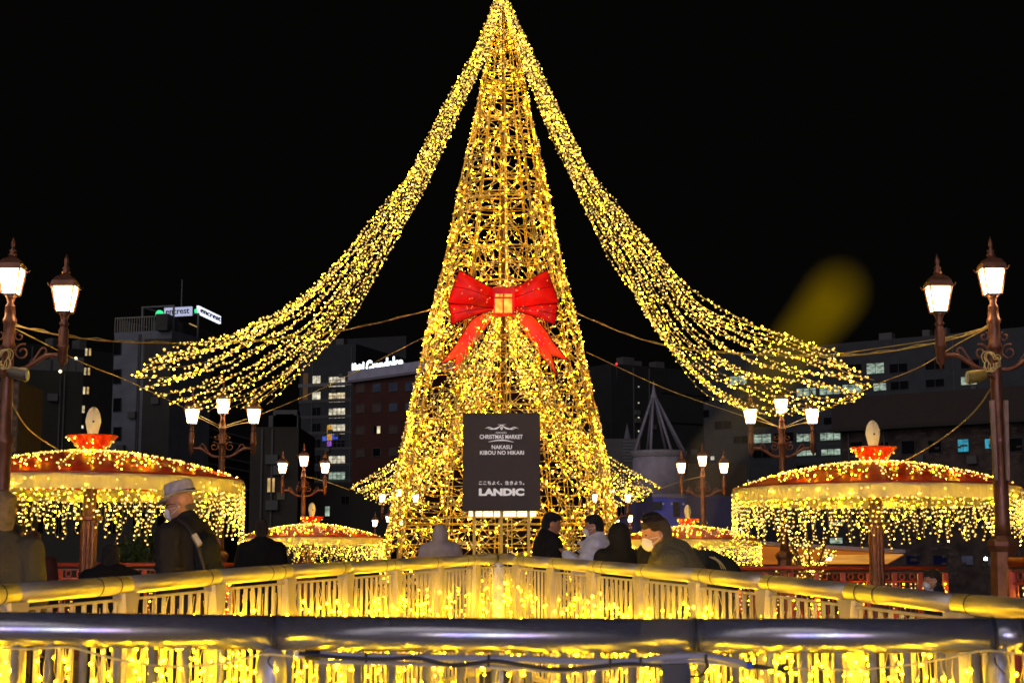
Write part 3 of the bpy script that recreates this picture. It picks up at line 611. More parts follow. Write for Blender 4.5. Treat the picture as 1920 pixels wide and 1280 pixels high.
# leaf-shaped plate folded on its midrib
outline = [(0.05, 0.0), (.052, .13), (.072, .22), (.092, .31), (.088, .35), (.075, .41), (.05, .46), (.02, .485)]
vs = []; fs = []
for side in (-1, 1):
    b0 = len(vs)
    for (w, z) in outline: vs += [(0, -.035, zt+z), (side*w, .012, zt+z), (0, -.028, zt+z), (side*w, .019, zt+z)]
    for i in range(len(outline)-1):
        p = b0+4*i; q = p+4; fs += [(p, p+1, q+1, q), (p+2, q+2, q+3, p+3), (p+1, p+3, q+3, q+1)]
    p = b0+4*(len(outline)-1); fs += [(p, p+1, p+3, p+2), (b0, b0+2, b0+3, b0+1)]
leaf = MB().add(vs, fs).build('finial_plate', M['cream'], U)
stuff(MB().balls([(.2*math.cos(k*.7), .2*math.sin(k*.7), can(.12)+.185) for k in range(9)], .011).build('added_bowl_bulb', M['bulb_rail'], U, True))  # unseen bulbs added inside the bowl to light the finial plate
MB().balls([(0.012, -.036, zt+.31)], .014).build('knob', M['dark'], leaf)
MB().lathe([(.082, 1.66), (.078, 1.70), (.075, can(.1)-.01)], 8).build('upper_post', mat('orange_lit_post', (.45, .24, .09), .45, .2, .1), U)  # orange lamp light on the upper post is put into its colour
MB().lathe([(.10, 1.60), (.155, 1.605), (.155, 1.65), (.10, 1.655)], 16).build('post_collar', M['copper'], U)
ps = MB(); vs = []; fs = []; NF = 32
for z in (0, 1.6):
    for j in range(NF):
        a = 2*math.pi*j/NF; r_ = .095 if j % 4 < 2 else .084; vs.append((r_*math.cos(a), r_*math.sin(a), z))
fs = [(j, (j+1) % NF, NF+(j+1) % NF, NF+j) for j in range(NF)] + [tuple(range(NF-1, -1, -1)), tuple(range(NF, 2*NF))]
ps.add(vs, fs).build('fluted_post', M['copper'], U)
MB().lathe([(.2, 0), (.2, .05), (.12, .12), (.1, .2)], 16).build('foot', M['copper'], U)
for k in range(8):
    a = 2*math.pi*k/8; MB().bar((.07*math.cos(a), .07*math.sin(a), 1.98), (1.3*math.cos(a), 1.3*math.sin(a), can(1.3)-.03), .018).build('strut', M['red_paint'], U)
bulbs = []; wires = MB(); wires.m = 1; NS = 176
for k in range(NS):
    a = 2*math.pi*(k+random.random()*.5)/NS; ln = [.24, .37, .48, .30, .43, .18][k % 6]*random.uniform(.85, 1.12)
    rr = RU+.03; x, y = rr*math.cos(a), rr*math.sin(a); tx, ty = -math.sin(a), math.cos(a); pts = []
    ztop = ZR-.02; n = max(4, int((ln+.16)/.052)); w_off = 0
    for i in range(n+1):
        z = ztop-(ln+.16)*i/n; s_ = .012*math.sin(i*2.1+k)+w_off; pts.append((x+tx*s_, y+ty*s_, z))
        if i:
            sd_ = random.choice((-1, 1))*random.uniform(.012, .03)
            if z < ZR-.17 or random.random() < .28: bulbs.append((x+tx*(s_+sd_), y+ty*(s_+sd_)+0, z+random.uniform(-.008, .008)))
    wires.tube(pts, .0022, 3, False)
for k in range(NG*2):
    a = 2*math.pi*(k+.5*(k % 2 == 0)*.0)/(NG*2)
    for i in range(18 if k % 2 == 0 else 9):
        r_ = (.16+1.55*(i/17)**.8) if k % 2 == 0 else .2+random.random()**1.3*1.5
        aa = a+random.uniform(-.05, .05)/max(.3, r_)*1.2; bulbs.append((r_*math.cos(aa), r_*math.sin(aa), can(r_)+.02))
for k in range(480):
    a = random.random()*2*math.pi; r_ = .15+1.5*random.random()**1.1; bulbs.append((r_*math.cos(a), r_*math.sin(a), can(r_)+.025))
for k in range(26):
    a = random.random()*2*math.pi; z = random.uniform(0, .18); r_ = .11+.2*z/.2+.01; bulbs.append((r_*math.cos(a), r_*math.sin(a), can(.12)+z))
stuff(MB().balls([((RU-.07)*math.cos(2*math.pi*k/150), (RU-.07)*math.sin(2*math.pi*k/150), ZR-.03-.12*random.random()) for k in range(150)], .0075).build('added_valance_bulb', M['bulb_rail'], U, True))  # unseen inner bulb ring added to brighten the cloth band
bl = MB(); bl.two(bulbs, rng.uniform(.010, .018, len(bulbs)), .2, 0, 1); stuff(bl.build('bulb', [M['bulb_umb'], M['hot_umb']], U, True))
wires.m = 0; wires.mi = [0]*len(wires.mi); stuff(wires.build('icicle_wire', M['wire'], U))
register(U)
for i, (px, d, b, lab) in enumerate([(172, 18.9, .28, 'big red umbrella at the left edge with the hat man before it'),
        (1638, 20.3, .25, 'big red umbrella at right with a white band lit behind its post'),
        (587, 40.0, .03, 'small far red umbrella left of the tree behind a slender lantern'),
        (1288, 40.0, -.02, 'small far red umbrella right of the tree, partly behind the leaning man')]):
    o = U if i == 0 else copy_tree(U)
    o.location = ((px-960)/F*d, d, b); o['label'] = lab; o.rotation_euler = (0, 0, [0.05, -.12, .3, .3][i])

# ------------------------------------------------------------------ the tree of light
TD = 38.0; TCX = 943
tree_prof = [(33, 13), (80, 24), (145, 40), (213, 52), (335, 81), (427, 98), (500, 113), (590, 136), (665, 152), (765, 174), (860, 194), (975, 210), (1060, 222), (1130, 236)]
TC = P(TCX, HOR, TD); TX = TC.x
tz = [P(TCX, y, TD).z for y, h in tree_prof][::-1]; tr = [h/F*TD*1.005 for y, h in tree_prof][::-1]
TZ0 = deck_z(TD)
def trad(z): return float(np.interp(z, tz, tr))
def tsurf(a, z, dr=0): r_ = trad(z)+dr; return (TX + r_*math.sin(a), TD - r_*math.cos(a), z)
zt_ = lambda y: P(TCX, y, TD).z
T = thing('light_tree', 'tall cone shaped Christmas tree of golden wire and warm bulbs', 'light tree', (TX, TD, TZ0))
ztop = zt_(36)
for k in range(12):
    a = 2*math.pi*k/12 + .06
    up = MB()
    for da in (-.018, .018):
        n = 16; up.tube([tsurf(a+da*(1 if trad(TZ0+(ztop-TZ0)*i/n) > .6 else .3), TZ0+(ztop-TZ0)*i/n) for i in range(n+1)], .014, 5)
    for i in range(34):
        z = TZ0+.1+(ztop-TZ0-.3)*i/34; up.tube([tsurf(a-.018, z), tsurf(a+.018, z)], .010, 4)
    up.build('upright', M['gold'], T, True)
for y in (80, 145, 163, 354, 385, 545, 775, 976, 988):
    z = zt_(y)
    if z > ztop: continue
    MB().tube([tsurf(2*math.pi*j/48, z, -.02) for j in range(48)], .024 if y in (145, 163, 354, 775, 976) else .017, 6, closed=True).build('hoop', M['gold'], T, True)
for y in list(range(105, 1030, 34)):
    z = zt_(y); MB().tube([tsurf(2*math.pi*j/36, z, .0) for j in range(36)], .009, 4, closed=True).build('thin_hoop', M['gold'], T, True)
MB().lathe([(.06, TZ0), (.05, ztop-2), (.045, ztop+.15)], 12, (TX, TD, 0)).build('mast', mat('bronze_mast', (.16, .085, .035), .5, .3), T, True)
strand = MB(); tb = []
def walk(z, a, length, turn0):
    r_ = trad(z); pts = []; th_ = random.random()*2*math.pi; turn = turn0*random.choice((-1, 1)); s_ = 0; step = .09
    while s_ < length:
        if z < TZ0+.15 or z > ztop-.25: break
        p = tsurf(a, z, .012*math.sin(s_*9)); pts.append(p)
        if random.random() < .60:
            q = [p[0]+random.uniform(-.045, .045), p[1]+random.uniform(-.045, .02), p[2]+random.uniform(-.045, .045)]; tb.append(q)
            if random.random() < .35: strand.tube([p, q], .005, 3, False)
        th_ += turn*step/.3*random.uniform(.4, 1.6); r_ = max(.12, trad(z)); a += math.cos(th_)*step/r_; z += math.sin(th_)*step; s_ += step
        if random.random() < .02: turn = -turn
    if len(pts) > 2: strand.tube(pts, .011, 3, False)
H_ = ztop-TZ0
for k in range(930):
    # surface-area weighted height
    while True:
        z = TZ0+.2+random.random()*(H_-.6)
        if random.random() < trad(z)/tr[0]*.92+.08: break
    walk(z, random.random()*2*math.pi, random.uniform(1.2, 2.8), random.uniform(.15, .6))
stuff(strand.build('wire_mesh', M['wire_tree'], T))
stuff(MB().two(tb, rng.uniform(.008, .019, len(tb)), .26, 0, 1).build('bulb', [M['bulb_tree'], M['hot_tree']], T, True))
print('tree bulbs', len(tb))
# plinth / fence round the tree foot
t = thing('low_fence', 'low dark slatted fence round the foot of the lit tree', 'fence', (TX, TD, TZ0))
for k in range(44):
    a = 2*math.pi*k/44; r_ = 3.05; MB().bar((TX+r_*math.sin(a), TD-r_*math.cos(a), TZ0), (TX+r_*math.sin(a), TD-r_*math.cos(a), TZ0+.75), .04, .02).build('picket', mat('picket_dark', (.09, .05, .02), .6) if k == 0 else bpy.data.materials['picket_dark'], t)
MB().tube([(TX+3.05*math.sin(2*math.pi*j/48), TD-3.05*math.cos(2*math.pi*j/48), TZ0+.77) for j in range(48)], .03, 6, closed=True).build('top_rail', bpy.data.materials['picket_dark'], t)

# ------------------------------------------------------------------ nets of light strings
def net(label, guides, n, spacing, r, par=None, jit=.05):
    """guides: list of polylines [(px,py,d),...]; strings interpolate between neighbouring guides"""
    G = [spline([P(*q) for q in g_], 40) for g_ in guides]; k = len(G)-1
    mid = G[k//2][25]; t = thing('light_net', label, 'string lights', mid, 'nets of light strings fanning from the treetop')
    for i in range(n):
        u = i/(n-1)*k; j = min(int(u), k-1); f_ = u-j
        f_ = min(1, max(0, f_+random.uniform(-.08, .08)/1)); pts = [G[j][m_].lerp(G[j+1][m_], f_) for m_ in range(40)]
        amp = random.uniform(.02, .08); ph = random.random()*6
        pts = [p+Vector((0, 0, amp*math.sin(q*.55+ph))) for q, p in enumerate(pts)]
        mb = MB(); mb.m = 0; mb.tube(pts, .0045, 3, False); mb.m = 1; bl_ = []; dist = 0; last = pts[0]
        for q in range(1, 40):
            a, b = pts[q-1], pts[q]; L_ = (b-a).length; s_ = 0
            while dist+(L_-s_) > spacing:
                s_ += spacing-dist; dist = 0
                pp = a.lerp(b, min(1, s_/L_)); bl_.append((pp.x+random.uniform(-jit, jit), pp.y+random.uniform(-jit, jit), pp.z+random.uniform(-jit, jit)))
            dist += L_-s_
        mb.two(bl_, rng.uniform(r*.5, r*1.15, len(bl_)), .26, 1, 2); mb.build('light_string', [M['wire'], M['bulb_net'], M['hot_net']], t, True)
    return t
def fan(O, I, dO, dI, ends):
    """five guides: outer edge, three between, inner edge; the middle three leave the band for their own ends"""
    G = [[(x, y, d) for (x, y), d in zip(O, dO)]]
    for w, e in zip((.25, .5, .75), ends):
        G.append([(a[0]*(1-w)+b[0]*w, a[1]*(1-w)+b[1]*w, p*(1-w)+q*w) for a, b, p, q in zip(O[:6], I[:6], dO, dI)] + e)
    G.append([(x, y, d) for (x, y), d in zip(I, dI)]); return G
dO = [38, 37.3, 36, 34.5, 32.8, 30.8, 28.3, 25.5, 22.8, 20.5]; dI = [38, 37.4, 36.6, 35.5, 34.6, 33.2, 32, 30.9, 30.2, 29.6]
net('left net of golden light strings sweeping from the treetop over the slim grey tower',
    fan([(930, -8), (887, 100), (823, 213), (770, 320), (707, 400), (640, 480), (563, 557), (483, 607), (400, 633), (327, 650)],
        [(945, 0), (913, 100), (862, 213), (812, 320), (772, 400), (715, 500), (665, 585), (610, 655), (555, 703), (500, 757)], dO, dI,
        [[(555, 583, 28.3), (455, 637, 25), (345, 680, 21.8), (237, 710, 19.5)], [(590, 602, 29.3), (500, 665, 26.5), (400, 722, 24), (300, 746, 21.8)], [(625, 600, 30.5), (555, 675, 28.7), (475, 735, 27), (390, 774, 25.8)]]), 24, .15, .0215, jit=.032)
net('right net of golden light strings sweeping from the treetop over the large office',
    fan([(948, -8), (1000, 100), (1053, 213), (1107, 320), (1173, 400), (1230, 470), (1300, 545), (1400, 600), (1500, 637), (1575, 663)],
        [(938, 0), (973, 100), (1017, 213), (1063, 320), (1100, 400), (1155, 500), (1193, 560), (1250, 640), (1320, 735), (1392, 774)], dO, dI,
        [[(1300, 590, 28.3), (1400, 648, 25), (1515, 690, 21.8), (1640, 722, 19.5)], [(1270, 620, 29.3), (1370, 700, 26.5), (1480, 735, 24), (1600, 752, 21.8)], [(1230, 610, 30.5), (1300, 700, 28.7), (1400, 760, 27), (1500, 780, 25.8)]]), 24, .15, .0215, jit=.032)
net('rear left net of light strings seen low behind the left side of the tree', [
    [(940, 20, 38.3), (944, 350, 40.5), (925, 590, 43), (845, 730, 46), (755, 850, 49), (654, 914, 52)],
    [(940, 20, 38.3), (944, 360, 40.5), (932, 620, 43), (862, 770, 46), (780, 880, 49), (690, 935, 52)],
    [(941, 20, 38.3), (945, 370, 40.5), (936, 640, 43), (880, 800, 46), (810, 905, 49), (735, 950, 52)]], 22, .16, .027, jit=.04)
net('rear right net of light strings seen low behind the right side of the tree', [
    [(944, 20, 38.3), (946, 350, 40.5), (965, 590, 43), (1040, 730, 46), (1130, 845, 49), (1240, 912, 52)],
    [(944, 20, 38.3), (946, 360, 40.5), (960, 620, 43), (1025, 770, 46), (1110, 880, 49), (1205, 935, 52)],
    [(943, 20, 38.3), (945, 370, 40.5), (955, 640, 43), (1005, 800, 46), (1075, 905, 49), (1155, 952, 52)]], 22, .16, .027, jit=.04)

# cables
def cable(label, pts, r=.008, twist=True):
    m_ = MB(); m_.tube(pts, r, 6)
    if twist:
        pp = []
        for i, p in enumerate(pts): pp.append(Vector(p)+Vector((0, .0, 0.012*math.sin(i*1.7)+.012)))
        m_.tube(pp, r*.7, 5)
    return tag(m_.build('cable', M['wire'], None, True, loc=tuple(pts[0])), label, 'cable', 'cables strung between the lanterns and the tree')
nl = P(10, 607, 16); nr = P(1860, 611, 16)
cable('upper cable from the left foreground lantern to the tree frame', spline([nl, P(150, 634, 17.5), P(300, 643, 20), P(470, 640, 25), P(640, 620, 31), P(808, 581, 36.3)], 50))
cable('upper cable from the right foreground lantern to the tree frame', spline([nr, P(1780, 637, 17), P(1640, 662, 19), P(1500, 668, 22), P(1300, 656, 27), P(1190, 632, 31), P(1080, 587, 36.3)], 50))
cable('second higher strand of cable at the right foreground lantern', spline([nr, P(1770, 633, 17), P(1650, 652, 19), P(1560, 664, 21), P(1480, 666, 23)], 40), .005, False)
cable('cable from the left foreground lantern down to the left middle lantern', spline([nl, P(60, 632, 16.5), P(160, 682, 19), P(240, 714, 21), P(330, 757, 24.5), P(412, 798, 28.3)], 40), .006, False)
cable('cable from the right foreground lantern down to the right middle lantern', spline([nr, P(1800, 642, 17), P(1720, 690, 18.5), P(1640, 722, 20.5), P(1560, 762, 24), P(1470, 800, 28.3)], 40), .006, False)
cable('cable rising from the left middle lantern to the tree', spline([P(416, 800, 28.3), P(500, 772, 30), P(620, 720, 33), P(795, 632, 36.5)], 30), .007, False)
cable('cable rising from the right middle lantern to the tree', spline([P(1467, 802, 28.3), P(1380, 775, 30), P(1240, 725, 33), P(1100, 660, 36.5)], 30), .007, False)
cable('cable dropping from the right foreground lantern to the right umbrella top', spline([P(1862, 722, 16), P(1830, 768, 16.6), P(1780, 812, 17.6), P(1730, 845, 18.8), P(1685, 870, 19.9)], 30), .008, False)
cable('cable dropping from the left foreground lantern to the left umbrella top', spline([P(8, 716, 16), P(30, 770, 16.6), P(60, 810, 17.4), P(112, 845, 18.6)], 30), .008, False)
for (px, d, lab, k) in ((416, 28.35, 'short cord tied round the neck of the left middle lantern', 0), (1467, 28.35, 'short cord tied round the neck of the right middle lantern', 1), (570, 41.2, 'short cord from the left far lantern to the small net', 2), (1317, 41.2, 'short cord from the right far lantern to the small net', 3)):
    y0 = 802 if k < 2 else 892
    if k < 2: cable(lab, spline([P(px-58, 795-20, d), P(px-20, y0-8, d), P(px, y0, d-.1), P(px+25, y0-6, d), P(px+58, 790, d)], 20), .007, False)
    else:
        s_ = 1 if k == 2 else -1
        cable(lab, spline([P(px-s_*2, y0, d), P(px+s_*40, y0+10, d+4), P(px+s_*85, 918, d+10)], 16), .010, False)

# ------------------------------------------------------------------ bow
BWD = 36.25
Wb = thing('ribbon_bow', 'huge glowing red fabric bow on the front of the light tree', 'bow', P(943, 580, BWD))
BOWM = None
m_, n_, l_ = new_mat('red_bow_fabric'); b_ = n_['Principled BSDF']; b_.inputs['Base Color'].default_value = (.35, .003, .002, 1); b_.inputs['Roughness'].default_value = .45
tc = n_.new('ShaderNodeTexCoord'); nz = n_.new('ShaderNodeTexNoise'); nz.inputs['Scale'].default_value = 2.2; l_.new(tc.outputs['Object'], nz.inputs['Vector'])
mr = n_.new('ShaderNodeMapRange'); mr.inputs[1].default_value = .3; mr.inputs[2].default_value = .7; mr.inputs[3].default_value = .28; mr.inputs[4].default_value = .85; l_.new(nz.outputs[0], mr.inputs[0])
b_.inputs['Emission Color'].default_value = (1, .004, .002, 1); l_.new(mr.outputs[0], b_.inputs['Emission Strength']); BOWM = m_  # light of bulbs inside is put into the fabric as patchy glow
BOWT = mat('dummy', (.1, .1, .1)); 
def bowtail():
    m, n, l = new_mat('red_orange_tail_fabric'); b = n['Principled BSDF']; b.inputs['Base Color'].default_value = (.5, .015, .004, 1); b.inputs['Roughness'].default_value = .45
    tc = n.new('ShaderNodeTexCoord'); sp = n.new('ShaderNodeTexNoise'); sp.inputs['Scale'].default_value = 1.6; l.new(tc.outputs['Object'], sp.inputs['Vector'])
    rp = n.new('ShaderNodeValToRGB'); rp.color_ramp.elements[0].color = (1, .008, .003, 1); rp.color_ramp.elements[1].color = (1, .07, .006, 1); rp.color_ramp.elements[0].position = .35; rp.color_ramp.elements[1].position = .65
    l.new(sp.outputs[0], rp.inputs[0]); l.new(rp.outputs[0], b.inputs['Emission Color']); b.inputs['Emission Strength'].default_value = .8  # inner bulb light put into the tail fabric, patched red to orange
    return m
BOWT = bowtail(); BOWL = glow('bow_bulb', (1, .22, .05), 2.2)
HEM = mat('dark_red_hem', (.20, .002, .002), .6)
def ribbon(edgeA, edgeB, name, m, bulge, d0=BWD, nb=0):
    """cloth between two px edges, bulging forward; real thickness"""
    A = spline([P(x, y, d0) for x, y in edgeA], 14); B = spline([P(x, y, d0) for x, y in edgeB], 14); vs = []; fs = []
    for i in range(14):
        for j in range(7):
            q_ = i/13*(13-(2.6*(1-abs(j/3-1)) if name == 'tail' else 0)); i0_ = min(12, int(q_)); v = A[i0_].lerp(A[i0_+1], q_-i0_).lerp(B[i0_].lerp(B[i0_+1], q_-i0_), j/6); w = bulge*math.sin(math.pi*i/13)*(.4+.6*math.sin(math.pi*j/6)) + .035*math.sin(j*2.2+i*.5)*(i/13)
            vs.append(v-Vector((0, w, 0)))
    n0 = len(vs); vs = vs + [v+Vector((0, .03, 0)) for v in vs]
    for i in range(13):
        for j in range(6):
            q = (i*7+j, (i+1)*7+j, (i+1)*7+j+1, i*7+j+1); fs += [q, tuple(n0+w for w in reversed(q))]
    for i in range(13): fs += [(i*7, n0+i*7, n0+(i+1)*7, (i+1)*7), (i*7+6, (i+1)*7+6, n0+(i+1)*7+6, n0+i*7+6)]
    for j in range(6): fs += [(j, j+1, n0+j+1, n0+j), (13*7+j, n0+13*7+j, n0+13*7+j+1, 13*7+j+1)]
    o = MB().add([tuple(v) for v in vs], fs).build(name, m, Wb, True)
    sm_ = MB()
    for j in (0, 6): sm_.tube([Vector(vs[i*7+j])-Vector((0, .01, 0)) for i in range(14)], .012, 5)
    if name != 'tail': sm_.tube([Vector(vs[i*7+3])-Vector((0, .012, 0)) for i in range(14)], .007, 5)
    sm_.tube([Vector(vs[13*7+j])-Vector((0, .01, 0)) for j in range(7)], .012, 5); sm_.build('hem', HEM, o, True)
    if nb:
        pts = [Vector(vs[random.randrange(7, n0-7)])+Vector((random.uniform(-.06, .06), -.02, random.uniform(-.06, .06))) for _ in range(nb)]
        stuff(MB().balls([tuple(p) for p in pts], rng.uniform(.008, .017, nb)).build('bow_bulb', BOWL, o, True))
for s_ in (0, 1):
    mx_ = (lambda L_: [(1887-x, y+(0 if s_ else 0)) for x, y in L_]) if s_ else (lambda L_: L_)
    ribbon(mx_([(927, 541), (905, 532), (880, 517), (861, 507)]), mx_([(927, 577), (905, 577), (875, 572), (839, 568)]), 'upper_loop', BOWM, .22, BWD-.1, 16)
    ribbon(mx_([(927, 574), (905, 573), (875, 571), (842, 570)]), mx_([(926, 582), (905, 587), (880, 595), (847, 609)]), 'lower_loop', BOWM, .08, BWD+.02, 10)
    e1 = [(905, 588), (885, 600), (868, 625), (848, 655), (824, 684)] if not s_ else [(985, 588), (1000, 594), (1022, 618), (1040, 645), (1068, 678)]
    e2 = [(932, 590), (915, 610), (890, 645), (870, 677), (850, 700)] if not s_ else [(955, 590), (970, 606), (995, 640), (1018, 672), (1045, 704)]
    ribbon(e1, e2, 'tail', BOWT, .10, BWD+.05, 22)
a = P(926, 538, BWD-.32); b = P(965, 589, BWD-.32)
MB().box((a.x, a.y, b.z), (b.x, a.y+.3, a.z)).build('knot', BOWM, Wb)
KN = glow('knot_lamp', (1, .45, .06), 1.3, .5, 8)
for (x0, y0, x1, y1) in ((929, 551, 943, 556), (946, 551, 960, 556), (928, 560, 942, 586), (945, 560, 960, 586)):
    a = P(x0, y0, BWD-.345); b = P(x1, y1, BWD-.345); MB().box((a.x, a.y, b.z), (b.x, a.y+.024, a.z)).build('knot_light_panel', KN, Wb)

# ------------------------------------------------------------------ sign board
SD = 34.7; a = P(868, 774, SD); b = P(1013, 957, SD); cxs = (a.x+b.x)/2; zc = (a.z+b.z)/2; sw = b.x-a.x; sh = a.z-b.z
SB = thing('sign_board', 'dark charcoal signboard with pale lettering in front of the light tree', 'sign', (cxs, SD, deck_z(SD)))
dk = deck_z(SD)
MB().box((a.x, SD, b.z), (b.x, SD+.08, a.z)).build('board', M['sign'], SB)
for x in (a.x+.25, (a.x+b.x)/2, b.x-.25): MB().box((x-.03, SD+.09, dk), (x+.03, SD+.15, a.z-.1)).build('post', M['gold'], SB)
MB().box((a.x+.05, SD+.16, dk), (b.x-.05, SD+.5, dk+.1)).build('base', M['copper'], SB)
def at(px, py): q = P(px, py, SD); return (q.x-cxs, -.006, q.z-dk)
def tx(s, x0, y0, x1, y1, off=0.0, space=1.0):
    p0 = at(x0, y0); p1 = at(x1, y1); put_text(s, 'lettering', p1[0]-p0[0], p0[2]-p1[2], M['glowletter'], SB, ((p0[0]+p1[0])/2, -.006, (p0[2]+p1[2])/2), 0, .005, off, space=space)
tx('FUKUOKA', 930, 809, 950, 812.5, .01, 1.3); tx('CHRISTMAS MARKET', 899.5, 814.5, 980, 822.5, .016); tx('NAKASU', 922, 834, 960, 841.5, .016); tx('KIBOU NO HIKARI', 900, 844.5, 982.5, 852, .016)
tx('ここちよく、生きよう。', 898, 901, 983, 908.5, .018); tx('LANDIC', 898, 915, 983, 929, .06)
def stroke(pts, r0):
    q = [P(x, y, SD-.004) for x, y in pts]; q = spline(q, 16); m = MB()
    n = len(q); m.tube(q, [max(.0025, r0*math.sin(math.pi*(.08+.84*i/(n-1)))) for i in range(n)], 5); return m.build('ornament', M['glowletter'], SB)
stroke([(916, 828), (930, 825.5), (940, 825), (950, 825.5), (963, 828.5)], .014)
for s_ in (1, -1):
    X = lambda x: 940.5+s_*(x-940.5)
    stroke([(X(909), 803), (X(917), 800.5), (X(924), 803.5), (X(932), 803), (X(940), 797), (X(948), 795.5)], .012)
    stroke([(X(913), 801.5), (X(921), 804.5), (X(929), 802.5), (X(937), 799)], .009)
stroke([(938, 803), (940.5, 800.5), (943, 803)], .012); stroke([(938, 800.5), (940.5, 804.5), (943, 800.5)], .012)
t = thing('light_strip', 'bright warm white light boxes glowing just under the signboard', 'light', P(940, 963, SD+.3))
SW = glow('strip_warm', (1, .80, .48), 2.2, .35, 3)
for (x0, x1) in ((879, 904), (906, 924), (926, 941), (944, 968), (970, 988), (990, 1005)):
    a = P(x0, 958, SD+.3); b = P(x1, 968, SD+.3); MB().box((a.x, a.y, b.z), (b.x, a.y+.06, a.z)).build('light_box', SW, t)

# ------------------------------------------------------------------ red balustrades
BM = mat('bright_balustrade_red', (.50, .07, .03), .28, .15, .12, 8)  # slightly brighter red than the umbrella ribs
def balustrade(label, p0, p1, ztop, zdeck, cap=.035, dens=1.0):
    p0 = Vector((p0[0], p0[1], 0)); p1 = Vector((p1[0], p1[1], 0)); L_ = (p1-p0).length; u = (p1-p0).normalized(); w = Vector((u.y, -u.x, 0))
    t = thing('balustrade', label, 'railing', (p0.x, p0.y, zdeck), 'red balustrades along the bridge edge'); Z = lambda p, z: Vector((p.x, p.y, z))
    MB().tube([Z(p0, ztop), Z(p1, ztop)], cap, 10).build('top_rail', BM, t, True)
    MB().bar(Z(p0, ztop-.055-cap*.5), Z(p1, ztop-.055-cap*.5), .05, .025).build('under_rail', M['copper'], t)
    MB().bar(Z(p0, ztop-.20), Z(p1, ztop-.20), .035, .022).build('middle_rail', BM, t)
    MB().bar(Z(p0, zdeck+.08), Z(p1, zdeck+.08), .04, .04).build('bottom_rail', BM, t)
    n = int(L_/.38); bl = []
    for i in range(n+1):
        p = p0+u*(i*L_/n); MB().box((p.x-.035, p.y-.035, zdeck), (p.x+.035, p.y+.035, ztop-.07)).build('post', BM, t)
        if i == n: break
        for f_ in (.3, .7):
            c = p+u*(L_/n*f_); MB().tube([Z(c, ztop-.13)+u*(.04*math.cos(k*math.pi/8))+Vector((0, 0, .045*math.sin(k*math.pi/8))) for k in range(16)], .011, 6, closed=True).build('ring', BM, t, True)
        for k in range(4):
            c = p+u*(L_/n*(k+1)/5); MB().bar(Z(c, zdeck+.10), Z(c, ztop-.212), .012).build('spindle', BM, t)
        for k in range(int(5*dens)):
            c = p+u*(L_/n*random.random())-Vector((0, .05, 0)); s_ = random.uniform(.2, .6)
            for z in np.arange(ztop-.24, ztop-.24-s_, -.06): bl.append((c.x+random.uniform(-.02, .02), c.y, z))
    lt = tag(MB().two(bl, rng.uniform(.011, .016, len(bl)), .25, 0, 1).build('icicle_lights', [M['bulb_umb'], M['hot_umb']], None, True, loc=(p0.x, p0.y-.05, ztop-.24)), 'icicle lights hung along the '+label[4:], 'string lights', 'lights on the red balustrades'); stuff(lt)
    return t
a = P(1335, HOR, 24); b = P(1772, HOR, 24.5); balustrade('red ring topped balustrade at right behind the umbrella post', a, b, P(1550, 1064, 24).z, .25)
a = P(1896, HOR, 15.2); b = P(2080, HOR, 14.2); balustrade('red broad capped balustrade piece at the right edge beside the foreground lantern', a, b, P(1900, 1053, 15.2).z, .26, .05)
a = P(60, HOR, 24); b = P(480, HOR, 24.2); balustrade('red ring topped balustrade at left behind the hat man', a, b, P(250, 1058, 24).z, .25)

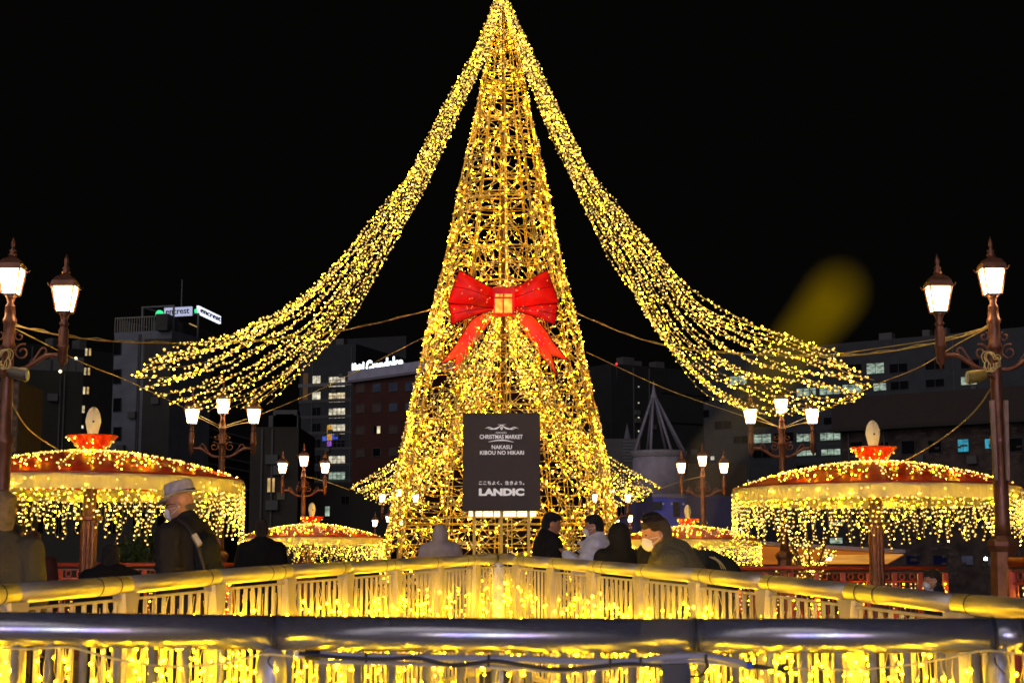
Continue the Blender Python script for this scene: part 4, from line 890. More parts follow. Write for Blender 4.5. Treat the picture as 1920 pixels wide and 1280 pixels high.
# ------------------------------------------------------------------ steel railings
def vpost_positions(side):
    out = []
    for n in range(-2, 10):
        if side < 0: out.append(Vector((-.67-.208*n, 9.3*(1-.0805*n), 0)))
        else: out.append(Vector((.4706+.2147*n, 9.35*(1-.0799*n), 0)))
    return out
APEX = Vector((-.095, 11.3, 0))
SIDE = -1
def vz(y):
    if SIDE < 0: return 1.3 + np.interp(y, [3.4, 5.44, 6.3, 7.05, 7.8, 11.3], [-.135, -.082, -.056, -.029, -.006, .083])
    return 1.3 + np.interp(y, [3.4, 5.2, 5.8, 6.36, 7.1, 7.86, 11.3], [-.16, -.127, -.108, -.083, -.052, -.0236, .083])
for side, lab in ((-1, 'left arm of the V shaped steel guard railing, tube handrail over pale balusters'), (1, 'right arm of the V shaped steel guard railing, tube handrail over pale balusters')):
    SIDE = side; posts = [p for p in vpost_positions(side) if p.y > 3.3]
    end = posts[-1]; u = (posts[-1]-posts[0]).normalized(); st = APEX+Vector((side*.02, 0, 0)); t = thing('guard_railing', lab, 'railing', (st.x, st.y, deck_z(11)), 'steel guard railings')
    pts = [st]+posts; tops = [Vector((p.x, p.y, vz(p.y))) for p in pts]
    for i in range(len(tops)-1):
        a, b = tops[i], tops[i+1]; MB().tube([a, a.lerp(b, .5), b], .0355, 20).build('handrail_tube', M['steel_v'], t, True)
        o = a.lerp(b, .12); MB().tube([o-u*.003, o+u*.003], .0365, 20).build('joint_line', M['dark'], t)
        if i % 2: o = a.lerp(b, .30); MB().tube([o-u*.003, o+u*.003], .0365, 20).build('joint_line', M['dark'], t)
    zb = lambda y: float(vz(y))-.74
    for i, p in enumerate(posts):
        w = Vector((u.y, -u.x, 0)); z1 = float(vz(p.y))-.03; z0 = float(deck_z(p.y))
        vs = []
        for (z, h) in ((z0, .038), (z1-.10, .038), (z1, .056)):
            for (su, sw_) in ((-1, -1), (1, -1), (1, 1), (-1, 1)): vs.append(tuple(p+u*su*h+w*sw_*.028+Vector((0, 0, z))))
        MB().add(vs, [(0,3,2,1),(8,9,10,11)]+[(k*4+j, k*4+(j+1) % 4, k*4+4+(j+1) % 4, k*4+4+j) for k in (0, 1) for j in range(4)]).build('post', M['bal'], t)
    for i in range(len(pts)-1):
        a, b = pts[i], pts[i+1]; L_ = (b-a).length; n = max(2, int(round(L_/.077)))
        MB().bar((a.x, a.y, zb(a.y)), (b.x, b.y, zb(b.y)), .04, .03).build('bottom_rail', M['bal'], t)
        MB().bar((a.x, a.y, float(vz(a.y))-.055), (b.x, b.y, float(vz(b.y))-.055), .02, .01).build('upper_strip', M['bal'], t)
        for k in range(1, n):
            p = a.lerp(b, k/n); MB().bar((p.x, p.y, zb(p.y)+.016), (p.x, p.y, float(vz(p.y))-.061), .013, .013, up=(u.x, u.y, 0)).build('baluster', M['bal'], t)
    # warm panels low behind the balusters
    ls = thing('string_lights', ('left' if side < 0 else 'right')+' arm curtain of warm hanging lights on the V shaped railing', 'string lights', (st.x, st.y, deck_z(11)), 'light curtains on the steel railings')
    w = Vector((u.y, -u.x, 0)); w = w if w.y < 0 else -w
    total = (posts[-1]-st).length; s_ = .05
    while s_ < total:
        p = st+u*s_; dens = float(np.interp(p.y, [5.0, 6.5, 8.5, 11.3], [.95, 1.35, 1.35, .7]))
        s_ += random.uniform(.028, .075)/max(.35, dens)
        off = w*random.uniform(-.05, .055); q = p+off; zt0 = float(vz(p.y))-random.uniform(.06, .12); ln = random.uniform(.35, .66)
        if abs(off.dot(w)) < .022: off = w*.035; q = p+off
        pl = []; bl = []
        for k in range(10):
            z = zt0-ln*k/9; r_ = Vector((random.uniform(-.010, .010), random.uniform(-.006, .006), 0)); pl.append((q.x+r_.x, q.y+r_.y, z))
            if k > 1 and random.random() < .42*dens+.1: bl.append((q.x+r_.x*1.6, q.y+r_.y-.008, z))
        mb = MB(); mb.m = 0; mb.tube(pl, .0017, 4, False); mb.m = 1; mb.balls(bl, rng.uniform(.0065, .0115, len(bl))); mb.build('light_string', [M['wire'], M['bulb_rail']], ls, True)
# apex post
t = thing('corner_post', 'square steel corner post where the two railing arms meet under the tree', 'post', (APEX.x, APEX.y+.02, deck_z(11)))
MB().box((APEX.x-.035, APEX.y-.01, .28), (APEX.x+.035, APEX.y+.06, 1.36)).build('shaft', M['galv'], t)
MB().box((APEX.x-.045, APEX.y-.02, 1.362), (APEX.x+.045, APEX.y+.07, 1.40)).build('cap', M['dark'], t)
# planking under the V (amber lit boards behind balusters)
bw = struct(MB().add([(-3.2, 3.2, .35), (3.2, 3.2, .35), (.3, 11.6, .50), (-.5, 11.6, .50), (-3.2, 3.2, .30), (3.2, 3.2, .30), (.3, 11.6, .45), (-.5, 11.6, .45)], [(0,1,2,3),(7,6,5,4),(0,4,5,1),(1,5,6,2),(2,6,7,3),(3,7,4,0)]).build('platform', mat('amber_planks', (.36, .20, .09), .6, 0, .35, 4, .3, 20, stretch=(1, .15, 1))))

# front railing
FY = 3.4
FR = thing('guard_railing', 'nearest steel guard railing across the bottom of the view, thick mirror like tube', 'railing', (0, FY, .1), 'steel guard railings')
def fz(px): return P(px, float(np.interp(px, [0, 1000, 1920], [1178.5, 1192, 1190.5])), FY).z
xs = [-520, 518, 1302, 1858, 1915, 2500]
for i in range(len(xs)-1):
    a = P(xs[i], 1190, FY); b = P(xs[i+1], 1190, FY)
    MB().tube([(a.x, FY, fz(xs[i])), ((a.x+b.x)/2, FY, fz((xs[i]+xs[i+1])/2)), (b.x, FY, fz(xs[i+1]))], .0362, 40).build('handrail_tube', M['steel'], FR, True)
    if i: MB().tube([(a.x-.0025, FY, fz(xs[i])), (a.x+.0025, FY, fz(xs[i]))], .0372, 40).build('joint_line', M['dark'], FR)
for px, r_ in ((512, .032), (1275, .030), (1866, .026)):
    q = P(px, 1200, FY); zt0 = fz(px)-.033
    MB().lathe([(r_, .1), (r_, zt0-.055), (r_*.96, zt0-.03), (r_*.75, zt0-.008), (r_*.3, zt0+.004)], 24, (q.x, FY-.01, 0)).build('post', M['galv'], FR, True)
    MB().lathe([(r_*1.03, zt0-.115), (r_*1.03, zt0-.112)], 24, (q.x, FY-.01, 0)).build('joint_line', M['dark'], FR)
for k in range(-11, 40):
    px = 44+63.2*k
    if any(abs(px-q) < 26 for q in (512, 1275, 1866)): continue
    x = (px-960)/F*FY
    MB().tube([(x, FY, .16), (x, FY, fz(px)-.034)], .0085, 10).build('baluster', M['galv'], FR, True)
MB().bar(((-700-960)/F*FY, FY, .15), ((2600-960)/F*FY, FY, .15), .03, .03).build('bottom_rail', M['galv'], FR)
ls = thing('string_lights', 'curtain of warm lights hanging below the nearest handrail', 'string lights', (0, FY+.04, 1.1), 'light curtains on the steel railings')
s_ = -250
while s_ < 2200:
    s_ += random.uniform(13, 32); x = (s_-960)/F*FY; y = FY+random.choice((1, -1))*random.uniform(.026, .05); pl = []; bl = []; z0 = fz(s_)-random.uniform(.038, .055); ln = random.uniform(.2, .5)
    for k in range(14):
        z = z0-ln*k/13; xx = x+random.uniform(-.006, .006); pl.append((xx, y, z))
        if k and random.random() < .33: bl.append((xx+.006*random.choice((-1, 1)), y-.004, z))
    mb = MB(); mb.m = 0; mb.tube(pl, .0014, 5, False); mb.m = 1; mb.balls(bl, rng.uniform(.0036, .0055, len(bl))); mb.build('light_string', [M['wire'], M['bulb_rail']], ls, True)
# drooping wire along the front rail
pts = [P(x, y, FY-.045) for x, y in ((0, 1214), (60, 1216), (130, 1213), (190, 1228), (260, 1243), (330, 1249), (400, 1244), (460, 1233), (500, 1225), (560, 1232), (640, 1243))]
tag(MB().tube(spline(pts, 60), .0025, 6).build('lead_wire', M['wire'], None, True, loc=tuple(pts[0])), 'clear lead wire drooping under the left half of the nearest handrail', 'wire')
pts = [P(x, y, FY-.045) for x, y in ((1480, 1252), (1560, 1254), (1640, 1252), (1720, 1243), (1800, 1228), (1850, 1219), (1920, 1226), (1990, 1232))]
tag(MB().tube(spline(pts, 60), .0022, 6).build('lead_wire', M['wire'], None, True, loc=tuple(pts[0])), 'clear lead wire drooping under the right half of the nearest handrail', 'wire')
# conduit bundle
CB = thing('cable_bundle', 'grey conduit and black cable strapped under the nearest handrail', 'cable', P(1000, 1236, FY-.05))
MB().tube(spline([P(x, y, FY-.05) for x, y in ((580, 1226), (700, 1230), (850, 1233), (1000, 1236), (1130, 1240), (1200, 1238), (1262, 1231), (1330, 1230), (1400, 1244))], 60), .0075, 12).build('conduit', M['conduit'], CB, True)
MB().tube(spline([P(x, y, FY-.062) for x, y in ((560, 1224), (640, 1232), (720, 1235), (780, 1233), (840, 1246), (890, 1243), (930, 1239), (990, 1248), (1050, 1254), (1110, 1250), (1180, 1244), (1240, 1248))], 80), .0045, 10).build('black_cable', M['dark'], CB, True)
MB().tube(spline([P(x, y, FY-.045) for x, y in ((590, 1239), (760, 1243), (900, 1248), (1050, 1257), (1120, 1253), (1250, 1240), (1320, 1240), (1400, 1249))], 60), .0045, 10).build('second_conduit', M['conduit'], CB, True)
MB().tube([P(572, 1227, FY-.052), P(600, 1227.5, FY-.052)], .0105, 16).build('connector', M['dark'], CB, True)
MB().tube([P(552, 1226, FY-.052), P(573, 1226.5, FY-.052)], .007, 12).build('plug_sleeve', M['letter'], CB, True)
MB().tube([P(1400, 1246, FY-.051), P(1411, 1247.5, FY-.051)], .0085, 14).build('tape', M['blue'], CB, True)
MB().tube([P(1411, 1248, FY-.051), P(1450, 1252, FY-.051)], [.006, .003], 10).build('cable_tail', M['dark'], CB, True)
MB().tube([P(1458, 1250, FY-.051), P(1475, 1246.5, FY-.05)], .0045, 8).tube([P(1458, 1253, FY-.051), P(1478, 1259, FY-.05)], .0045, 8).build('plug', M['dark'], CB)
for px, y0, y1 in ((686, 1222, 1241), (916, 1226, 1249), (1144, 1233, 1252), (1201, 1231, 1247), (1324, 1226, 1242)):
    MB().tube([P(px, y0, FY-.064), P(px, y1, FY-.070)], .0028, 6).build('zip_tie', M['dark'], CB)
for px, zz in ((519, 0), (1303, 0), (1861, 0)):
    c = P(px, 1190, FY); m_ = MB().tube([(c.x+.003*math.sin(k*.5), FY+.0385*math.cos(k*math.pi/10), fz(px)+.0385*math.sin(k*math.pi/10)) for k in range(20)], .0016, 5, closed=True)
    m_.tube(spline([(c.x, FY-.01, fz(px)-.038), (c.x-.01, FY-.05, fz(px)-.055), (c.x+.006, FY-.05, fz(px)-.075)], 8), .0018, 5)
    tag(m_.build('tie_wire', M['dark'], None, True, loc=tuple(c)), {519: 'thin black tie wire round the handrail at the left post', 1303: 'thin black tie wire round the handrail at the middle post', 1861: 'thin black tie wire round the handrail at the right end'}[px], 'wire')
q = P(1268, 1262, FY-.06)
t = thing('junction_box', 'dark junction box hanging under the cable bundle at the middle post', 'box', q)
m_ = MB().add([(q.x-.030, q.y-.015, q.z+.018), (q.x+.028, q.y-.015, q.z+.020), (q.x+.028, q.y-.015, q.z-.05), (q.x-.018, q.y-.015, q.z-.05), (q.x-.030, q.y-.015, q.z-.03), (q.x-.030, q.y+.015, q.z+.018), (q.x+.028, q.y+.015, q.z+.020), (q.x+.028, q.y+.015, q.z-.05), (q.x-.018, q.y+.015, q.z-.05), (q.x-.030, q.y+.015, q.z-.03)],
    [(4,3,2,1,0),(5,6,7,8,9),(0,1,6,5),(1,2,7,6),(2,3,8,7),(3,4,9,8),(4,0,5,9)]).build('housing', M['dark'], t)
MB().tube(spline([(q.x+.028, q.y, q.z-.006), (q.x+.05, q.y-.005, q.z-.004), (q.x+.062, q.y-.005, q.z+.012), (q.x+.062, q.y, q.z+.028)], 14), .003, 8).build('pigtail', M['dark'], t, True)
#@@PEOPLE_BEGIN
# ------------------------------------------------------------------ people
def _hull(pts):
    bm = bmesh.new()
    for p in pts: bm.verts.new(p)
    r = bmesh.ops.convex_hull(bm, input=bm.verts)
    dead = [g for g in r['geom_interior'] if isinstance(g, bmesh.types.BMVert)]
    if dead: bmesh.ops.delete(bm, geom=dead, context='VERTS')
    bm.verts.ensure_lookup_table(); bm.verts.index_update()
    out = ([tuple(v.co) for v in bm.verts], [[v.index for v in f.verts] for f in bm.faces]); bm.free(); return out
_SPH = None
def sph():
    global _SPH
    if _SPH is None:
        bm = bmesh.new(); bmesh.ops.create_icosphere(bm, subdivisions=2, radius=1); _SPH = ([v.co.copy() for v in bm.verts], [[v.index for v in f.verts] for f in bm.faces]); bm.free()
    return _SPH
def cap(p0, p1, r0, r1, sy=1.0):
    """tapered capsule; sy squashes it across the body's depth (x)"""
    S_ = sph()[0]; pts = [Vector(p0)+Vector((v.x*r0*sy, v.y*r0, v.z*r0)) for v in S_]+[Vector(p1)+Vector((v.x*r1*sy, v.y*r1, v.z*r1)) for v in S_]
    return _hull(pts)
def ell(c, r, rot=None):
    v, f = sph(); m = rot or Matrix.Identity(3)
    return ([tuple(Vector(c)+m @ Vector((q.x*r[0], q.y*r[1], q.z*r[2]))) for q in v], f)
def blend(prims, name, m, parent, voxel, smooth=4, xf=None):
    mb = MB()
    for v, f in prims:
        if xf: v = [tuple(xf @ Vector(q)) for q in v]
        mb.add(v, f)
    o = mb.build(name, m, None); md = o.modifiers.new('r', 'REMESH'); md.mode = 'VOXEL'; md.voxel_size = voxel; md.use_smooth_shade = True
    if smooth: s = o.modifiers.new('s', 'SMOOTH'); s.factor = .5; s.iterations = smooth
    me = bpy.data.meshes.new_from_object(o.evaluated_get(bpy.context.evaluated_depsgraph_get())); old = o.data; o.modifiers.clear(); o.data = me; bpy.data.meshes.remove(old)
    me.materials.clear(); me.materials.append(m); me.name = name; me.polygons.foreach_set('use_smooth', np.ones(len(me.polygons), dtype=bool))
    o.parent = parent; return o
def shell(c, r, th0, th1, ph0, ph1, t, n=14, m=10):
    """piece of an ellipsoid shell (mask): th = azimuth about z from +x, ph = elevation"""
    vs = []; fs = []
    for k in (0, 1):
        for i in range(n+1):
            for j in range(m+1):
                a = th0+(th1-th0)*i/n; edge = abs(i/n-.5)*2; lo = ph0+(ph1-ph0)*.30*edge**3; hi = ph1-(ph1-ph0)*.30*edge**3; p = lo+(hi-lo)*j/m
                rr = [q+t*k for q in r]; vs.append((c[0]+rr[0]*math.cos(p)*math.cos(a), c[1]+rr[1]*math.cos(p)*math.sin(a), c[2]+rr[2]*math.sin(p)))
    K = (n+1)*(m+1)
    for i in range(n):
        for j in range(m):
            q = (i*(m+1)+j, (i+1)*(m+1)+j, (i+1)*(m+1)+j+1, i*(m+1)+j+1); fs += [tuple(K+w for w in q), tuple(reversed(q))]
    for i in range(n): a = i*(m+1); b = (i+1)*(m+1); fs += [(a, K+a, K+b, b), (a+m, b+m, K+b+m, K+a+m)]
    for j in range(m): fs += [(j, j+1, K+j+1, K+j), (n*(m+1)+j, K+n*(m+1)+j, K+n*(m+1)+j+1, n*(m+1)+j+1)]
    return vs, fs
MASKM = mat('white_mask', (.92, .88, .92), .8, 0, .04, 20, .2, 60)
TROUS = cloth('dark_trousers', (.03, .03, .035)); SHOE = mat('black_shoes', (.015, .015, .015), .5)
def person(label, x, y, zdeck, face, H=1.68, lean=0., nod=0., turn=0., coat=None, hair=None, haircut='short', mask=True, arms='down', puffer=False, hood=False, hat=False, glasses=False, seated=False, bulk=1.0, voxel=.013, detail=False, coat_len=.62, collar=None):
    """local frame: facing +x, up +z; k scales to height H"""
    root = thing('person', label, 'person', (x, y, zdeck), None, face); k = H/1.70
    Z = lambda a, b, c: Vector((a*k, b*k, c*k))
    hipz = .46 if seated else .92
    HR = Matrix.Rotation(lean, 3, 'Y'); hip = Z(0, 0, hipz)
    def T(a, b, c): v = Z(a, b, c-.92+ (0 if True else 0)); return hip + HR @ v           # torso points, c in standing heights
    neck = T(0.0, 0, 1.44); HD = Matrix.Rotation(turn, 3, 'Z') @ Matrix.Rotation(nod, 3, 'Y')
    def Hd(a, b, c): return neck + HD @ Z(a, b, c-1.44)
    def E(c, r): return ell(Hd(*c), [q*k for q in r], HD)
    # ---- joints
    sh = [T(0, s*.185, 1.38) for s in (-1, 1)]
    if arms == 'down': el = [T(-.02, s*.245, 1.10) for s in (-1, 1)]; hd = [T(.06, s*.22, .90) for s in (-1, 1)]
    elif arms == 'rail': el = [T(.24, s*.27, 1.17) for s in (-1, 1)]; hd = [T(.42, -s*.10+.0, 1.22) for s in (-1, 1)]
    elif arms == 'up': el = [T(.12, s*.25, 1.12) for s in (-1, 1)]; hd = [T(.30, s*.07, 1.30) for s in (-1, 1)]
    if seated: kn = [Z(.42, s*.12, .47) for s in (-1, 1)]; an = [Z(.44, s*.12, .09) for s in (-1, 1)]
    else: kn = [Z(.02, s*.10, .49) for s in (-1, 1)]; an = [Z(-.02, s*.10, .09) for s in (-1, 1)]
    hp = [hip + Z(0, s*.09, 0) for s in (-1, 1)]
    B = [E((.0, 0, 1.615), (.094, .076, .098)), E((.022, 0, 1.575), (.078, .066, .085)), E((.042, 0, 1.525), (.050, .048, .045)), E((.062, 0, 1.508), (.026, .026, .020)),
         cap(Hd(.088, 0, 1.600), Hd(.108, 0, 1.566), .010*k, .015*k), E((.080, 0, 1.618), (.020, .045, .010)), E((.078, 0, 1.535), (.016, .026, .012)),
         cap(Hd(-.015, 0, 1.54), T(-.005, 0, 1.40), .055*k, .062*k)]
    for s in (-1, 1): B += [E((-.008, s*.078, 1.578), (.020, .010, .032)), E((-.004, s*.084, 1.592), (.020, .007, .016))]
    B += [cap(T(0, 0, 1.30), T(0, 0, 1.10), .15*k, .12*k, .75), cap(T(0, 0, 1.10), hip+Z(0, 0, .02), .12*k, .145*k, .8), cap(sh[0], sh[1], .055*k, .055*k)]
    for i in (0, 1):
        B += [cap(sh[i], el[i], .050*k, .040*k), cap(el[i], hd[i], .038*k, .026*k), cap(hp[i], kn[i], .085*k, .055*k), cap(kn[i], an[i], .055*k, .038*k), cap(an[i]+Z(-.02, 0, -.04), an[i]+Z(.15, 0, -.055), .036*k, .030*k)]
        dr = (hd[i]-el[i]).normalized(); up_ = Vector((0, 0, 1)) if abs(dr.z) < .8 else Vector((1, 0, 0)); sd_ = dr.cross(up_).normalized()
        B.append(cap(hd[i], hd[i]+dr*.07*k, .026*k, .030*k))
        for q in range(4): b0 = hd[i]+dr*.075*k+sd_*(q-1.5)*.019*k; B.append(cap(b0, b0+dr*(.065-.008*abs(q-1.4))*k+Vector((0, 0, -.012)), .0095*k, .008*k))
        B.append(cap(hd[i]+dr*.02*k+sd_*.03*k, hd[i]+dr*.06*k+sd_*.055*k, .011*k, .009*k))
    blend(B, 'body', M['skin'], root, .0075 if detail else voxel, 3)
    # ---- eyes
    for s in (-1, 1):
        if detail: blend([E((.083, s*.030, 1.603), (.010, .014, .006))], 'eye', mat('eye_dark', (.03, .02, .015), .3) if s < 0 else bpy.data.materials['eye_dark'], root, .003, 0)
    # ---- hair
    if hair:
        HB_ = [E((-.014, 0, 1.632), (.094, .083, .094)), E((-.035, 0, 1.60), (.075, .081, .092)), E((.030, 0, 1.668), (.070, .066, .048))]
        if haircut == 'bald': HB_ = [E((-.045, 0, 1.575), (.060, .079, .050))]
        if haircut == 'short' and not hat: HB_ += [E((.055, s*.02, 1.672), (.035, .042, .022)) for s in (-1, 1)] + [E((-.055, 0, 1.55), (.045, .060, .05))]
        if hat: HB_ = [E((-.058, 0, 1.572), (.046, .064, .026))]
        if haircut == 'bob': HB_ += [E((-.03, 0, 1.56), (.085, .095, .11)), E((-.04, 0, 1.50), (.075, .09, .07))]
        if haircut == 'long': HB_ += [E((-.03, 0, 1.56), (.085, .093, .12)), cap(Hd(-.06, 0, 1.52), T(-.11, 0, 1.22), .085*k, .10*k, .6)]
        o = blend(HB_, 'hair', hair, root, .006 if detail else .010, 2)
    # ---- clothes
    g = 1.0*bulk
    C_ = [cap(T(-.005, 0, 1.31), T(.0, 0, 1.12), .185*k*g, .168*k*g, .76), cap(T(0, 0, 1.12), T(0, 0, 1.50-coat_len-.0), .168*k*g, .19*k*g, .80), cap(sh[0]+Z(0, .015, -.005), sh[1]+Z(0, -.015, -.005), .085*k*g, .085*k*g)]
    for i in (0, 1):
        C_ += [cap(sh[i], el[i], .082*k*g, .070*k*g), cap(el[i], el[i].lerp(hd[i], .97), .070*k*g, .048*k*g)]
    if detail:      # folds at elbow and shoulder
        for i in (0, 1):
            for q in range(5): C_.append(ell(sh[i].lerp(el[i], .15+.2*q)+Vector((random.uniform(-.02, .02), 0, 0)), (.088*k*g, .080*k*g, .018)))
            for q in range(3): C_.append(ell(el[i].lerp(hd[i], .1+.25*q), (.062*k*g, .062*k*g, .020), Matrix.Rotation(.5, 3, 'Y')))
    if puffer:
        for q in range(8):
            z = 1.42-.085*q; C_.append(ell(T(0, 0, z), (.165*k*g, .215*k*g if z < 1.36 else .18*k*g, .038*k)))
        for i in (0, 1):
            for q in range(4): C_.append(ell(sh[i].lerp(el[i], q/3.5), (.095*k*g, .095*k*g, .032*k)))
    nb = T(.0, 0, 1.43)
    C_ += [cap(T(-.03, -.045, 1.42), T(-.03, .045, 1.42), .082*k, .082*k), cap(T(-.035, 0, 1.43), T(-.032, 0, 1.485), .088*k, .078*k)]
    if hood: C_ += [E((-.03, 0, 1.60), (.125, .118, .145)), cap(T(-.05, 0, 1.45), Hd(-.05, 0, 1.55), .11*k, .11*k)]
    jk = blend(C_, 'jacket', coat, root, .009 if detail else voxel, 3 if not puffer else 2)
    if collar: blend([ell(T(.01, 0, 1.475), (.072*k, .070*k, .022*k))], 'shirt_collar', collar, root, .006, 1)
    L_ = []
    for i in (0, 1): L_ += [cap(hp[i], kn[i], .102*k, .075*k), cap(kn[i], an[i]+Z(0, 0, .03), .075*k, .062*k)]
    blend(L_, 'trousers', TROUS, root, voxel, 2)
    for i in (0, 1): blend([cap(an[i]+Z(-.03, 0, -.045), an[i]+Z(.16, 0, -.055), .048*k, .038*k)], 'shoe', SHOE, root, .012, 2)
    if mask:
        c_ = (.030, 0, 1.548); v, f = shell((0, 0, 0), (.088*k, .070*k, .066*k), -1.25, 1.25, -.95, .62, .003); v = [tuple(Hd(*c_)+HD @ Vector(q)) for q in v]
        mk = MB().add(v, f).build('face_mask', MASKM, None, True); mk.parent = root
        ml = MB()
        for s in (-1, 1):
            for zz in (1.575, 1.53): ml.tube(spline([Hd(.065, s*.066, zz), Hd(.02, s*.080, zz*.5+1.575*.5), Hd(-.022, s*.086, 1.58)], 10), .0018, 5)
        o = ml.build('ear_loop', MASKM, None, True); o.parent = mk
    if glasses:
        gl_ = MB()
        for s in (-1, 1):
            gl_.tube([Hd(.100, s*.032, 1.600)+HD @ (Vector((0, .024*math.cos(a), .018*math.sin(a)))*k) for a in np.linspace(0, 2*math.pi, 15)[:-1]], .0022, 5, closed=True)
            gl_.tube([Hd(.098, s*.055, 1.603), Hd(.05, s*.082, 1.602), Hd(-.012, s*.086, 1.598)], .002, 5)
        gl_.tube([Hd(.102, -.009, 1.602), Hd(.102, .009, 1.602)], .002, 5); o = gl_.build('glasses', M['dark'], None, True); o.parent = root
    if hat:
        HM = mat('grey_felt', (.50, .45, .45), .95, 0, .25, 30, .4, 90); vs = []; fs = []; n = 32
        prof = [(.152, .125, 0.000), (.150, .122, .006), (.106, .086, .004), (.104, .085, .035), (.100, .080, .075), (.092, .072, .098), (.070, .052, .104), (.03, .02, .088)]
        for q, (ra, rb, z) in enumerate(prof):
            for j in range(n):
                a = 2*math.pi*j/n; zz = z + (.016*abs(math.sin(a))**3 if q < 2 else 0) - (.018*max(0, math.cos(a))**2 if q < 2 else 0) + (.0 if q < 6 else -.006*abs(math.cos(a)))
                ra2 = ra*(1.0 if q > 1 else (1.05 if math.cos(a) > 0 else .92)); vs.append(tuple(Hd(-.004, 0, 1.655)+HD @ (Matrix.Rotation(.10, 3, 'Y') @ Vector((ra2*math.cos(a), rb*math.sin(a), zz)))*k))
        fs = [(i*n+j, i*n+(j+1) % n, (i+1)*n+(j+1) % n, (i+1)*n+j) for i in range(len(prof)-1) for j in range(n)] + [tuple(range((len(prof)-1)*n, len(prof)*n)), tuple(range(n-1, -1, -1))]
        ho = MB().add(vs, fs).build('hat', HM, None, True); ho.parent = root
        vs = []
        for z in (.006, .026):
            for rr in (0, .003):
                for j in range(n):
                    a = 2*math.pi*j/n; vs.append(tuple(Hd(-.004, 0, 1.655)+HD @ (Matrix.Rotation(.10, 3, 'Y') @ Vector(((.1065+rr)*math.cos(a), (.0868+rr)*math.sin(a), z)))*k))
        fs = []
        for j in range(n):
            j2 = (j+1) % n; fs += [(n+j, n+j2, 3*n+j2, 3*n+j), (2*n+j, 2*n+j2, j2, j), (2*n+j, 3*n+j, 3*n+j2, 2*n+j2), (j, j2, n+j2, n+j)]
        o = MB().add(vs, fs).build('hat_band', M['dark'], None); o.parent = ho
    return root, T, Hd
pi = math.pi
HBLK = mat('black_hair', (.014, .011, .010), .45, 0, .5, 30, .8, 140); HGRY = mat('grey_hair', (.17, .15, .13), .6, 0, .4, 40, .8, 160); HRED = mat('auburn_hair', (.09, .022, .010), .5, 0, .4, 30, .6, 120)
HBRN = mat('dark_brown_hair', (.035, .022, .014), .5, 0, .5, 40, .8, 150); HBLD = mat('ashen_hair', (.20, .15, .09), .6, 0, .3, 30, .6, 120)
def px_person(label, pxc, pytop, d, face, **kw):
    """place a person whose head is centred on photo column pxc with its crown at row pytop"""
    q = P(pxc, pytop, d); zd = deck_z(d) + kw.pop('dz', 0); g_ = dict(lean=kw.get('lean', 0), nod=kw.get('nod', 0), turn=kw.get('turn', 0)); st = kw.get('seated', False)
    hz = .46 if st else .92; HR = Matrix.Rotation(g_['lean'], 3, 'Y'); HD = Matrix.Rotation(g_['turn'], 3, 'Z') @ Matrix.Rotation(g_['nod'], 3, 'Y')
    up = .10 if kw.get('hat') else (.045 if kw.get('hood') else .025)
    nk = Vector((0, 0, hz)) + HR @ Vector((0, 0, .52)); tp = nk + HD @ Vector((0, 0, .275+up)); hc = nk + HD @ Vector((.01, 0, .15))
    k = (q.z-zd)/tp.z; off = Matrix.Rotation(face, 3, 'Z') @ (hc*k)
    print('person H %.2f' % (k*1.7), label[:40])
    return person(label, q.x-off.x, d-off.y*.5, zd, face, H=k*1.7, **kw)
# man with the hat
r_, T_, Hd_ = px_person('older man in a grey banded hat, white mask and black coat seen from behind left', 338, 885, 9.8, R(158), lean=.12, nod=.16, turn=R(14), coat=cloth('black_coat', (.022, .021, .022)), hair=HGRY, hat=True, glasses=True, detail=True, bulk=1.22)
def on_person(r_, v): return Matrix.Translation(r_.location) @ Matrix.Rotation(r_.rotation_euler.z, 4, 'Z') @ Vector(v)
t = thing('shoulder_bag', 'dark shoulder bag with a pale reflective tag on the hat man\'s back', 'bag', on_person(r_, T_(-.20, -.04, .95)))
rz = R(150); bx = MB()
loc_ = lambda a, b, c: tuple(on_person(r_, T_(a, b, c)))
bag = blend([ell(loc_(-.17, .02, 1.22), (.09, .12, .15)), ell(loc_(-.18, .02, 1.08), (.10, .13, .15))], 'pack', cloth('bag_black', (.018, .020, .018)), None, .012, 2); bag.parent = t; bag.matrix_parent_inverse = Matrix.Translation(-t.location)
MB().tube(spline([loc_(-.06, .16, 1.475), loc_(-.15, .185, 1.42), loc_(-.215, .19, 1.30), loc_(-.235, .17, 1.16), loc_(-.27, .12, .98), loc_(-.34, .08, .88)], 24), .015, 6).build('strap', M['dark'], t, True)
MB().tube([loc_(-.205, .205, 1.36), loc_(-.245, .205, 1.29)], .022, 4).build('reflective_tag', mat('pale_tag', (.62, .54, .40), .5), t)
# leaning man in green jacket
px_person('man in olive jacket and white mask leaning on the right handrail', 1228, 962, 9.6, R(186), lean=.70, nod=.22, coat=cloth('olive_jacket', (.085, .080, .040)), hair=HBRN, detail=True, arms='rail', bulk=1.25)
OL = cloth('bag_dark_green', (.022, .024, .016))
c = P(1328, 1050, 9.9); t = thing('backpack', 'black backpack with thin cords behind the leaning man', 'bag', c-Vector((0, 0, .25)))
b_ = blend([ell((c.x-.02, c.y, c.z-.02), (.13, .11, .09)), ell((c.x+.06, c.y, c.z-.10), (.15, .12, .14)), ell((c.x-.09, c.y, c.z-.02), (.06, .09, .10))], 'pack', OL, None, .012, 2); b_.parent = t; b_.matrix_parent_inverse = Matrix.Translation(-t.location)
for k in range(3): MB().tube(spline([P(1330+k*4, 1043, 9.78), P(1346+k*3, 1052+k, 9.77), P(1354+k*4, 1068, 9.80)], 12), .003, 5).build('cord', M['wire'], t, True)
